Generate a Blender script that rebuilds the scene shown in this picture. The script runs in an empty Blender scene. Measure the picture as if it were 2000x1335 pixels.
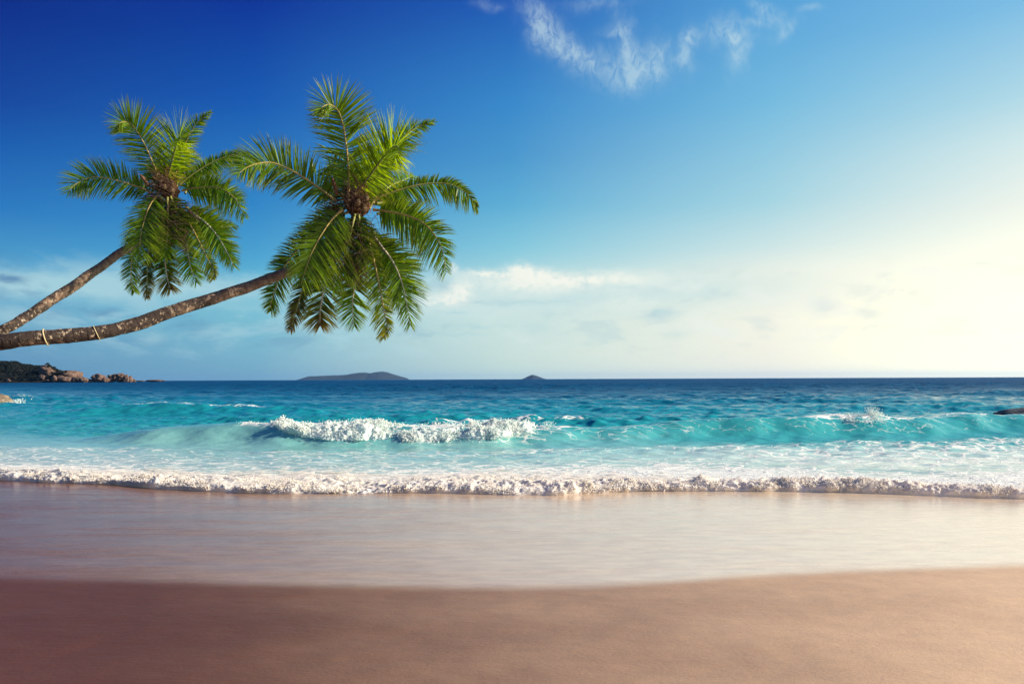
import bpy, math, random
import numpy as np

rng = np.random.default_rng(7)
random.seed(7)
F, H = 1500.0, 1.9                      # focal length in photo pixels, eye height over the sea

scene = bpy.context.scene
COL = scene.collection


def horizon(x):
    return 740 - 0.004 * (x - 1000)


def at(x, y, d):
    """world point seen at photo pixel (x, y) at depth d"""
    return np.array([(x - 1000) / F * d, d, H + (horizon(x) - y) / F * d])


def lin(c):
    c = np.array(c, float) / 255.0
    return np.where(c <= 0.04045, c / 12.92, ((c + 0.055) / 1.055) ** 2.4)


def sstep(a, b, x):
    t = np.clip((x - a) / (b - a), 0, 1)
    return t * t * (3 - 2 * t)


# ------------------------------------------------------------------ numpy noise
def _hash(ix, iy, iz, seed):
    h = (ix.astype(np.int64) * 374761393 + iy.astype(np.int64) * 668265263 + iz.astype(np.int64) * 2147483647 + seed * 974711) & 0xFFFFFFFF
    h = ((h ^ (h >> 13)) * 1274126177) & 0xFFFFFFFF
    h = ((h ^ (h >> 16)) * 2246822519) & 0xFFFFFFFF
    return (h ^ (h >> 15)) & 0xFFFFFFFF


def vnoise(P, seed=0):
    """smooth value noise in -1..1, P is (N, 3)"""
    i = np.floor(P).astype(np.int64)
    f = P - i
    f = f * f * f * (f * (f * 6 - 15) + 10)
    out = 0
    for dx in (0, 1):
        wx = f[:, 0] if dx else 1 - f[:, 0]
        for dy in (0, 1):
            wy = f[:, 1] if dy else 1 - f[:, 1]
            for dz in (0, 1):
                wz = f[:, 2] if dz else 1 - f[:, 2]
                out = out + wx * wy * wz * (_hash(i[:, 0] + dx, i[:, 1] + dy, i[:, 2] + dz, seed) / 2147483647.5 - 1)
    return out


def fbm(P, octaves=4, seed=0, gain=0.5):
    a, s, out = 1.0, 0.0, 0
    Q = np.array(P, float)
    for k in range(octaves):
        out = out + a * vnoise(Q, seed + 17 * k)
        s += a
        a *= gain
        Q = Q * 2.03 + 5.7
    return out / s


def worley(P, seed=0):
    """distance to the nearest scattered point"""
    i = np.floor(P).astype(np.int64)
    f = P - i
    best = np.full(len(P), 9.0)
    for dx in (-1, 0, 1):
        for dy in (-1, 0, 1):
            for dz in (-1, 0, 1):
                h = _hash(i[:, 0] + dx, i[:, 1] + dy, i[:, 2] + dz, seed)
                px = dx + (h & 1023) / 1023.0 - f[:, 0]
                py = dy + ((h >> 10) & 1023) / 1023.0 - f[:, 1]
                pz = dz + ((h >> 20) & 1023) / 1023.0 - f[:, 2]
                best = np.minimum(best, px * px + py * py + pz * pz)
    return np.sqrt(best)


# ------------------------------------------------------------------ mesh helpers
def mesh_obj(name, verts, faces, mat, parent=None, smooth=True, attrs=None, base=None):
    verts = np.asarray(verts, float)
    if base is not None:
        verts = verts - np.asarray(base)
    faces = np.asarray(faces, np.int32)
    me = bpy.data.meshes.new(name)
    n = faces.shape[1]
    me.vertices.add(len(verts))
    me.vertices.foreach_set("co", verts.astype(np.float32).ravel())
    me.loops.add(faces.size)
    me.loops.foreach_set("vertex_index", faces.ravel())
    me.polygons.add(len(faces))
    me.polygons.foreach_set("loop_start", np.arange(0, faces.size, n, dtype=np.int32))
    if smooth:
        me.polygons.foreach_set("use_smooth", np.ones(len(faces), bool))
    for k, v in (attrs or {}).items():
        v = np.asarray(v, np.float32)
        if v.ndim == 1:
            me.attributes.new(k, 'FLOAT', 'POINT').data.foreach_set("value", v)
        else:
            me.attributes.new(k, 'FLOAT_COLOR', 'POINT').data.foreach_set("color", np.c_[v, np.ones(len(v))].astype(np.float32).ravel())
    me.update(calc_edges=True)
    me.validate()
    me.materials.append(mat)
    o = bpy.data.objects.new(name, me)
    COL.objects.link(o)
    if parent is not None:
        o.parent = parent
    return o


def grid_faces(nr, nc, wrap=False):
    r = np.arange(nr - 1)[:, None]
    c = np.arange(nc if wrap else nc - 1)[None, :]
    c2 = (c + 1) % nc
    return np.stack([r * nc + c, r * nc + c2, (r + 1) * nc + c2, (r + 1) * nc + c], -1).reshape(-1, 4)


def tag(o, label=None, category=None, group=None, kind=None):
    for k, v in (("label", label), ("category", category), ("group", group), ("kind", kind)):
        if v:
            o[k] = v
    return o


def empty(name, loc):
    o = bpy.data.objects.new(name, None)
    o.empty_display_size = 0.2
    COL.objects.link(o)
    o.location = [float(v) for v in loc]
    return o


def tube(path, radii, sides=10, cap=True):
    """tube round a polyline -> verts, faces (quads)"""
    path = np.asarray(path, float)
    radii = np.asarray(radii, float)
    T = np.gradient(path, axis=0)
    T /= np.linalg.norm(T, axis=1)[:, None] + 1e-12
    up = np.array([0.13, -0.9, 0.35])
    A = np.cross(T, up)
    A /= np.linalg.norm(A, axis=1)[:, None] + 1e-12
    B = np.cross(A, T)
    ang = np.linspace(0, 2 * np.pi, sides, endpoint=False)
    V = path[:, None] + radii[:, None, None] * (A[:, None] * np.cos(ang)[None, :, None] + B[:, None] * np.sin(ang)[None, :, None])
    return V.reshape(-1, 3), grid_faces(len(path), sides, wrap=True), T


def spline(pts, n):
    """smooth resample of control points (Catmull-Rom by chord parameter)"""
    P = np.asarray(pts, float)
    P = np.vstack([2 * P[0] - P[1], P, 2 * P[-1] - P[-2]])
    out = []
    m = len(P) - 3
    for t in np.linspace(0, m - 1e-6, n):
        i = int(t)
        f = t - i
        a, b, c, d = P[i], P[i + 1], P[i + 2], P[i + 3]
        out.append(0.5 * (2 * b + (c - a) * f + (2 * a - 5 * b + 4 * c - d) * f * f + (3 * b - a - 3 * c + d) * f ** 3))
    return np.array(out)


def ico(sub):
    import bmesh
    bm = bmesh.new()
    bmesh.ops.create_icosphere(bm, subdivisions=sub, radius=1)
    v = np.array([x.co[:] for x in bm.verts])
    f = np.array([[x.index for x in q.verts] for q in bm.faces])
    bm.free()
    return v, f


# ------------------------------------------------------------------ materials
class NT:
    """small helper to write node trees as expressions"""
    def __init__(self, tree):
        self.t = tree

    def node(self, kind, **kw):
        n = self.t.nodes.new(kind)
        for k, v in kw.items():
            setattr(n, k, v)
        return n

    def put(self, sock, v):
        if isinstance(v, bpy.types.NodeSocket):
            self.t.links.new(v, sock)
        elif v is not None:
            if sock.type == 'RGBA' and len(v) == 3:
                v = (*v, 1)
            sock.default_value = v

    def m(self, op, a, b=None, c=None, clamp=False):
        n = self.node('ShaderNodeMath', operation=op, use_clamp=clamp)
        for s, v in zip(n.inputs, (a, b, c)):
            self.put(s, v)
        return n.outputs[0]

    def mix(self, f, a, b, blend='MIX'):
        n = self.node('ShaderNodeMix', data_type='RGBA', blend_type=blend)
        self.put(n.inputs[0], f)
        self.put(n.inputs[6], a)
        self.put(n.inputs[7], b)
        return n.outputs[2]

    def ramp(self, f, stops, interp='LINEAR'):
        n = self.node('ShaderNodeValToRGB')
        n.color_ramp.interpolation = interp
        el = n.color_ramp.elements
        while len(el) < len(stops):
            el.new(0.5)
        for e, (p, c) in zip(el, sorted(stops, key=lambda s: s[0])):
            e.position = p
            e.color = (*[float(v) for v in c], 1)
        self.put(n.inputs[0], f)
        return n.outputs[0]

    def smooth(self, v, a, b, lo=0.0, hi=1.0):
        n = self.node('ShaderNodeMapRange', interpolation_type='SMOOTHSTEP')
        for s, x in zip(n.inputs, (v, a, b, lo, hi)):
            self.put(s, x)
        return n.outputs[0]

    def linear(self, v, a, b, lo=0.0, hi=1.0):
        n = self.node('ShaderNodeMapRange')
        for s, x in zip(n.inputs, (v, a, b, lo, hi)):
            self.put(s, x)
        return n.outputs[0]

    def noise(self, vec, scale, detail=4, rough=0.5, distort=0.0, out=0):
        n = self.node('ShaderNodeTexNoise')
        self.put(n.inputs['Vector'], vec)
        n.inputs['Scale'].default_value = scale
        n.inputs['Detail'].default_value = detail
        n.inputs['Roughness'].default_value = rough
        n.inputs['Distortion'].default_value = distort
        return n.outputs[out]

    def stretch(self, vec, sx, sy, sz, rz=0.0):
        n = self.node('ShaderNodeMapping')
        self.put(n.inputs[0], vec)
        n.inputs['Scale'].default_value = (sx, sy, sz)
        n.inputs['Rotation'].default_value = (0, 0, rz)
        return n.outputs[0]

    def attr(self, name, out='Fac'):
        n = self.node('ShaderNodeAttribute', attribute_name=name)
        return n.outputs[out]

    def bump(self, height, strength, dist, normal=None):
        n = self.node('ShaderNodeBump')
        self.put(n.inputs['Height'], height)
        self.put(n.inputs['Strength'], strength)
        self.put(n.inputs['Distance'], dist)
        if normal is not None:
            self.put(n.inputs['Normal'], normal)
        return n.outputs[0]


def new_mat(name):
    m = bpy.data.materials.new(name)
    m.use_nodes = True
    t = m.node_tree
    t.nodes.clear()
    out = t.nodes.new('ShaderNodeOutputMaterial')
    return m, NT(t), out


def principled(nt, color, rough, spec=0.5, normal=None, ior=None, **kw):
    p = nt.node('ShaderNodeBsdfPrincipled')
    nt.put(p.inputs['Base Color'], color)
    nt.put(p.inputs['Roughness'], rough)
    nt.put(p.inputs['Specular IOR Level'], spec)
    if ior:
        p.inputs['IOR'].default_value = ior
    if normal is not None:
        nt.put(p.inputs['Normal'], normal)
    for k, v in kw.items():
        nt.put(p.inputs[k], v)
    return p.outputs[0]


# ------------------------------------------------------------------ sun and sky
SUN_AZ, SUN_EL = math.radians(92), math.radians(25)      # azimuth to the right of the view
SUN_DIR = np.array([math.sin(SUN_AZ) * math.cos(SUN_EL), math.cos(SUN_AZ) * math.cos(SUN_EL), math.sin(SUN_EL)])


def build_world():
    w = bpy.data.worlds.new("World")
    scene.world = w
    w.use_nodes = True
    t = w.node_tree
    t.nodes.clear()
    nt = NT(t)
    out = nt.node('ShaderNodeOutputWorld')
    bg = nt.node('ShaderNodeBackground')
    bg.inputs['Strength'].default_value = 0.1
    t.links.new(bg.outputs[0], out.inputs[0])
    sky = nt.node('ShaderNodeTexSky', sky_type='NISHITA', sun_disc=False, sun_elevation=SUN_EL, sun_rotation=SUN_AZ, air_density=1.2, dust_density=1.5, ozone_density=3.0)
    d = nt.node('ShaderNodeTexCoord').outputs['Generated']
    sep = nt.node('ShaderNodeSeparateXYZ')
    nt.put(sep.inputs[0], d)
    X, Y, Z = sep.outputs
    az = nt.m('MULTIPLY', nt.m('ARCTAN2', X, Y), 180 / math.pi)
    el = nt.m('MULTIPLY', nt.m('ARCSINE', nt.m('MINIMUM', nt.m('MAXIMUM', Z, -1.0), 1.0)), 180 / math.pi)
    elc = nt.m('DIVIDE', nt.m('MAXIMUM', el, 0.0), 90.0, clamp=True)
    # colours of the clear air: columns of azimuth, each a ramp over elevation in degrees
    K = 2 ** -0.85                      # the sky is seen through exposure +0.85
    zen = (14, 52, 135)
    cols = [
        (-180, [(0, (120, 160, 190)), (10, (90, 145, 195)), (25, (40, 95, 170)), (90, zen)]),
        (-90, [(0, (95, 145, 182)), (6, (110, 165, 200)), (12, (60, 130, 190)), (25, (14, 60, 150)), (90, zen)]),
        (-33.7, [(0, (93, 144, 180)), (1.3, (98, 150, 186)), (4, (108, 168, 200)), (6, (98, 172, 206)), (7.4, (76, 156, 202)), (10.6, (42, 122, 192)), (14.5, (24, 92, 174)), (17, (18, 70, 158)), (22.3, (9, 44, 136)), (40, (9, 40, 124)), (90, zen)]),
        (-18.4, [(0, (116, 168, 192)), (1.5, (122, 178, 202)), (4, (124, 190, 210)), (5.8, (118, 190, 212)), (7.4, (92, 178, 212)), (9, (72, 160, 208)), (12.2, (48, 134, 198)), (18.9, (22, 90, 178)), (25, (10, 52, 152)), (42, (10, 44, 130)), (90, zen)]),
        (0, [(0, (204, 226, 217)), (2, (206, 228, 219)), (5.6, (204, 228, 222)), (7.0, (190, 223, 223)), (8.2, (158, 211, 222)), (9.8, (132, 200, 221)), (12.8, (94, 174, 214)), (16, (74, 152, 206)), (19.8, (56, 136, 202)), (26.3, (30, 90, 180)), (45, (18, 62, 150)), (90, zen)]),
        (18.4, [(0, (252, 249, 230)), (1.5, (250, 248, 230)), (5.5, (247, 247, 231)), (7.4, (238, 243, 231)), (9.2, (206, 230, 230)), (12.2, (166, 213, 226)), (18.9, (116, 186, 223)), (25, (84, 160, 216)), (45, (38, 100, 180)), (90, zen)]),
        (33.7, [(0, (296, 290, 250)), (4, (292, 286, 248)), (6.3, (276, 272, 244)), (10.6, (240, 246, 236)), (14.5, (208, 232, 234)), (17, (176, 217, 231)), (22.3, (124, 188, 228)), (45, (70, 140, 205)), (90, zen)]),
        (80, [(0, (400, 386, 315)), (14, (410, 396, 325)), (24, (360, 350, 310)), (36, (220, 235, 240)), (60, (75, 135, 198)), (90, zen)]),
        (125, [(0, (225, 228, 222)), (8, (205, 220, 225)), (20, (130, 185, 220)), (45, (50, 115, 185)), (90, zen)]),
        (180, [(0, (120, 160, 190)), (10, (90, 145, 195)), (25, (40, 95, 170)), (90, zen)]),
    ]
    glow = {80: 1.0, 125: 1.1}
    color = None
    prev = None
    for a, stops in cols:
        g = glow.get(a, 1.0)
        r = nt.ramp(elc, [(e / 90.0, lin(c) * (g if e < 26 else 1.0) * K) for e, c in stops])
        color = r if color is None else nt.mix(nt.smooth(az, prev, a) if prev in (33.7, -90, 80, 125, -180) else nt.linear(az, prev, a), color, r)
        prev = a
    # ---- clouds, in degrees of azimuth and elevation
    comb = nt.node('ShaderNodeCombineXYZ')
    nt.put(comb.inputs[0], az)
    nt.put(comb.inputs[1], el)
    ang = comb.outputs[0]
    warp = nt.node('ShaderNodeVectorMath', operation='MULTIPLY_ADD')
    nv = nt.noise(ang, 0.35, 4, 0.5, 0.3, out=1)
    sub = nt.node('ShaderNodeVectorMath', operation='SUBTRACT')
    nt.put(sub.inputs[0], nv)
    sub.inputs[1].default_value = (0.5, 0.5, 0.5)
    nt.put(warp.inputs[0], sub.outputs[0])
    warp.inputs[1].default_value = (2.6, 2.2, 0)
    nt.put(warp.inputs[2], ang)
    wsep = nt.node('ShaderNodeSeparateXYZ')
    nt.put(wsep.inputs[0], warp.outputs[0])
    WA, WE = wsep.outputs[0], wsep.outputs[1]
    # a gentler warp for the flat low clouds
    warp2 = nt.node('ShaderNodeVectorMath', operation='MULTIPLY_ADD')
    nv2 = nt.noise(nt.stretch(ang, 0.55, 1.1, 1), 1.2, 5, 0.55, 0, out=1)
    sub2 = nt.node('ShaderNodeVectorMath', operation='SUBTRACT')
    nt.put(sub2.inputs[0], nv2)
    sub2.inputs[1].default_value = (0.5, 0.5, 0.5)
    nt.put(warp2.inputs[0], sub2.outputs[0])
    warp2.inputs[1].default_value = (1.5, 1.0, 0)
    nt.put(warp2.inputs[2], ang)
    w2 = nt.node('ShaderNodeSeparateXYZ')
    nt.put(w2.inputs[0], warp2.outputs[0])
    WA2, WE2 = w2.outputs[0], w2.outputs[1]

    def ae(x, y):
        a = math.atan((x - 1000) / F)
        return math.degrees(a), math.degrees(math.atan((horizon(x) - y) / F * math.cos(a)))

    def blob(A, E, x, y, wx, wy, alpha, rot=0.0):
        """soft elliptic puff"""
        a0, e0 = ae(x, y)
        da, de = nt.m('SUBTRACT', A, a0), nt.m('SUBTRACT', E, e0)
        k = 180 / math.pi / F * math.cos(math.radians(a0)) ** 1.5
        c, s = math.cos(rot), math.sin(rot)
        u = nt.m('ADD', nt.m('MULTIPLY', da, c / (wx * k)), nt.m('MULTIPLY', de, s / (wx * k)))
        v = nt.m('ADD', nt.m('MULTIPLY', da, -s / (wy * k)), nt.m('MULTIPLY', de, c / (wy * k)))
        q = nt.m('ADD', nt.m('MULTIPLY', u, u), nt.m('MULTIPLY', v, v))
        return nt.m('MULTIPLY', nt.m('EXPONENT', nt.m('MULTIPLY', q, -1.0)), alpha)

    def total(blobs):
        s = blobs[0]
        for b in blobs[1:]:
            s = nt.m('ADD', s, b)
        return s

    R = math.radians
    cirrus = total([blob(WA, WE, *b) for b in [
        (1050, 45, 36, 18, 0.6, R(-55)), (1095, 85, 60, 24, 0.85, R(-42)), (1160, 120, 42, 22, 0.6, R(-20)),
        (1245, 130, 42, 30, 0.8, R(20)), (1225, 80, 16, 42, 0.6, R(20)), (1205, 60, 24, 10, 0.45, 0),
        (1295, 115, 16, 36, 0.65, R(10)), (1340, 100, 17, 34, 0.75, R(-4)), (1352, 72, 20, 12, 0.5, R(-30)),
        (1425, 70, 48, 20, 0.6, R(-12)), (1440, 105, 17, 34, 0.65, R(10)), (1495, 18, 34, 12, 0.6, R(-35)),
        (1540, 58, 22, 12, 0.5, R(30)), (1485, 45, 40, 8, 0.4, R(-10)), (960, 8, 30, 8, 0.25, 0), (1580, 15, 22, 8, 0.4, 0),
        (1170, 10, 60, 10, 0.3, 0), (1250, 150, 60, 18, 0.3, R(5))]])
    fibre = nt.noise(nt.stretch(ang, 1.0, 0.7, 1, 0.5), 1.6, 7, 0.62, 0.8)
    ca = nt.m('MULTIPLY', nt.m('MULTIPLY', nt.m('MULTIPLY', cirrus, 1.35), nt.smooth(fibre, 0.15, 0.75), clamp=True), 0.58)
    color = nt.mix(ca, color, (lin((198, 224, 232)) * K))
    # low bank of cumulus behind the big palm: bright rims, then soft bodies
    body = total([blob(WA2, WE2, *b) for b in [
        (1020, 564, 130, 28, 0.75), (885, 580, 66, 36, 0.7), (1180, 560, 140, 22, 0.8), (1400, 565, 200, 34, 0.5), (960, 600, 170, 26, 0.45), (1130, 600, 260, 30, 0.35), (1000, 660, 200, 24, 0.25), (1000, 545, 90, 14, 0.5)]])
    color = nt.mix(nt.m('MINIMUM', body, 0.85), color, (lin((206, 229, 228)) * K))
    rim = total([blob(WA2, WE2, *b) for b in [
        (1020, 536, 24, 18, 1.0), (1052, 549, 44, 19, 0.9), (958, 534, 48, 9, 0.8), (1120, 550, 50, 14, 0.8), (1200, 545, 52, 10, 0.75), (985, 556, 60, 14, 0.4),
        (898, 564, 20, 17, 1.0), (866, 584, 42, 12, 0.8), (888, 524, 10, 10, 0.5), (1240, 547, 26, 5, 0.35), (850, 590, 40, 6, 0.4)]])
    puffn = nt.smooth(nt.noise(ang, 1.9, 6, 0.6), 0.3, 0.6, 0.5, 1.15)
    color = nt.mix(nt.m('MINIMUM', nt.m('MULTIPLY', rim, puffn), 0.9), color, (lin((250, 250, 238)) * K))
    pale = total([blob(WA2, WE2, *b) for b in [
        (60, 555, 260, 30, 0.75), (330, 560, 210, 26, 0.5), (20, 620, 34, 18, 0.55), (100, 632, 24, 14, 0.4), (196, 620, 22, 8, 0.5), (298, 658, 26, 14, 0.45),
        (470, 560, 160, 20, 0.32), (470, 600, 120, 10, 0.2), (530, 640, 60, 5, 0.25), (890, 612, 30, 3, 0.5), (930, 637, 60, 3, 0.4), (890, 652, 50, 3, 0.4), (1040, 640, 40, 14, 0.3), (1300, 612, 26, 10, 0.5), (1320, 650, 28, 14, 0.3)]])
    color = nt.mix(nt.m('MINIMUM', pale, 0.8), color, (lin((176, 214, 222)) * K))
    dark = total([blob(WA2, WE2, *b) for b in [
        (16, 544, 34, 7, 0.75), (104, 612, 26, 14, 0.4), (206, 612, 30, 8, 0.5), (395, 650, 36, 12, 0.3), (380, 632, 40, 8, 0.28), (240, 664, 80, 12, 0.2),
        (570, 640, 90, 12, 0.14), (862, 556, 22, 12, 0.4), (1280, 618, 28, 13, 0.6), (1605, 597, 24, 16, 0.5), (1695, 612, 26, 13, 0.42), (1660, 640, 50, 10, 0.12), (1010, 590, 110, 6, 0.25)]])
    dcol = nt.ramp(nt.linear(az, -34, 26), [(0, (lin((72, 122, 170)) * K)), (0.35, (lin((92, 140, 180)) * K)), (0.6, (lin((150, 198, 212)) * K)), (1, (lin((205, 220, 220)) * K))])
    color = nt.mix(nt.m('MINIMUM', dark, 0.8), color, dcol)
    # ragged broken cloud low over the sea
    cn = nt.noise(nt.stretch(ang, 0.16, 0.42, 1), 1.0, 8, 0.6, 0.35)
    band = nt.m('MULTIPLY', nt.smooth(WE2, 1.0, 3.0), nt.smooth(WE2, 8.6, 7.0))
    ccol = nt.ramp(nt.linear(az, -34, 34), [(0, (lin((158, 200, 216)) * K)), (0.35, (lin((178, 218, 226)) * K)), (0.55, (lin((228, 240, 232)) * K)), (1, (lin((255, 253, 242)) * K))])
    ca1 = nt.m('MULTIPLY', nt.m('MULTIPLY', nt.smooth(cn, 0.48, 0.64), band), 0.55)
    color = nt.mix(ca1, color, ccol)
    ca2 = nt.m('MULTIPLY', nt.m('MULTIPLY', nt.smooth(cn, 0.46, 0.34), band), 0.28)
    color = nt.mix(ca2, color, dcol)
    # below the horizon: the sea's own dull blue
    color = nt.mix(nt.smooth(el, -0.6, -6.0), color, (lin((70, 110, 130)) * K))
    ten = nt.node('ShaderNodeVectorMath', operation='SCALE')
    nt.put(ten.inputs[0], color)
    ten.inputs['Scale'].default_value = 10.0
    final = nt.mix(0.008, ten.outputs[0], sky.outputs[0])
    nt.put(bg.inputs['Color'], final)
    w.cycles.sampling_method = 'MANUAL'
    w.cycles.sample_map_resolution = 512


build_world()
sl = bpy.data.lights.new("sun", 'SUN')
sl.energy = 5.0
sl.angle = math.radians(0.6)
sl.color = (1.0, 0.86, 0.66)
so = bpy.data.objects.new("sun", sl)
COL.objects.link(so)
from mathutils import Vector
so.rotation_euler = Vector(SUN_DIR).to_track_quat('Z', 'Y').to_euler()
so.location = (30, 15, 20)

cam = bpy.data.cameras.new("camera")
co = bpy.data.objects.new("camera", cam)
COL.objects.link(co)
cam.sensor_width = 36
cam.lens = 36 * F / 2000
cam.shift_y = 72.5 / 2000
cam.clip_start, cam.clip_end = 0.05, 80000
co.location = (0, 0, H)
co.rotation_euler = (math.radians(90), 0.004, 0)
scene.camera = co
scene.view_settings.view_transform = 'Standard'
scene.view_settings.look = 'None'
scene.view_settings.exposure = 0.85
scene.cycles.max_bounces = 8
scene.cycles.transparent_max_bounces = 8
scene.cycles.sample_clamp_indirect = 4
scene.cycles.caustics_reflective = False
scene.cycles.caustics_refractive = False
scene.render.film_transparent = False

# ------------------------------------------------------------------ the shoreline
foam_px = [(0, 938), (100, 941), (200, 945), (300, 955), (400, 960), (500, 963), (700, 964), (800, 961), (1000, 964), (1130, 966), (1200, 960), (1400, 959), (1700, 960), (1800, 966), (1900, 970), (2000, 975)]
shore_xy = []
for px, py in foam_px:
    p = H * F / (py - horizon(px))
    shore_xy.append(((px - 1000) / F * p, p))
shore_xy = [(-600, 560), (-90, 84), (-40, 38), (-24, 23.5), (-16, 17.2), (-12, 15.2)] + shore_xy + [(11, 12.0), (16, 12.2), (30, 12.6), (90, 14), (600, 30)]
_sx, _sy = np.array(shore_xy).T


def shore(x):
    """y of the water's edge"""
    s = 0
    for k in (-0.5, -0.25, 0, 0.25, 0.5):
        s = s + np.interp(np.asarray(x) + k, _sx, _sy)
    return s / 5


def beach_z(x, y):
    d = shore(x) - y
    z = np.where(d > 0, 0.016 * d + 0.0012 * np.maximum(d - 6, 0) ** 2 * 0.5, 0.05 * d)
    z = np.where(d > 30, 0.016 * 30 + 0.0006 * 24 ** 2 + (d - 30) * 0.04, z)
    return np.clip(z, -2.5, 3.0)


wet_px = [(-600, 1120), (0, 1133), (200, 1138), (400, 1143), (600, 1147), (800, 1150), (1000, 1151), (1150, 1148), (1250, 1141), (1380, 1134), (1500, 1126), (1650, 1119), (1800, 1114), (1900, 1111), (2000, 1107), (2400, 1092)]
wx_, wy_ = [], []
for px, py in wet_px:
    y = 7.0
    for _ in range(20):
        z = float(beach_z((px - 1000) / F * y, y))
        y = (H - z) * F / (py - horizon(px))
    wx_.append((px - 1000) / F * y)
    wy_.append(y)


def build_beach():
    xs = np.unique(np.concatenate([np.linspace(-320, -40, 60), np.linspace(-40, -10, 60), np.linspace(-10, 10, 520), np.linspace(10, 40, 60), np.linspace(40, 320, 60)]))
    ys = np.unique(np.concatenate([np.linspace(-80, 0, 40), np.linspace(0, 3, 30), np.linspace(3, 6, 90), np.linspace(6, 9, 150), np.linspace(9, 18, 150), np.linspace(18, 60, 50), np.linspace(60, 330, 60)]))
    X, Y = np.meshgrid(xs, ys)
    x, y = X.ravel(), Y.ravel()
    z = beach_z(x, y)
    P = np.c_[x, y, np.zeros_like(x)]
    wetline = np.interp(x, wx_, wy_) + 0.05 * fbm(P * [0.6, 0.6, 1], 3, 3) + 0.02 * fbm(P * [4, 2, 1], 3, 4)
    d = y - wetline
    wet = sstep(-0.10, 0.30, d)
    # low relief: old swash marks and trodden unevenness on the dry part
    dry = 1 - wet
    z = z + dry * (0.010 * fbm(P * [0.9, 1.6, 1], 4, 5) + 0.003 * fbm(P * [5, 6, 1], 3, 6)) + 0.004 * fbm(P * [0.25, 0.5, 1], 2, 9)
    z = z + wet * 0.0012 * fbm(P * [0.5, 2.0, 1], 3, 8)
    return mesh_obj('beach', np.c_[x, y, z], grid_faces(len(ys), len(xs)), sand_mat(), attrs={'wet': wet})


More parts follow.
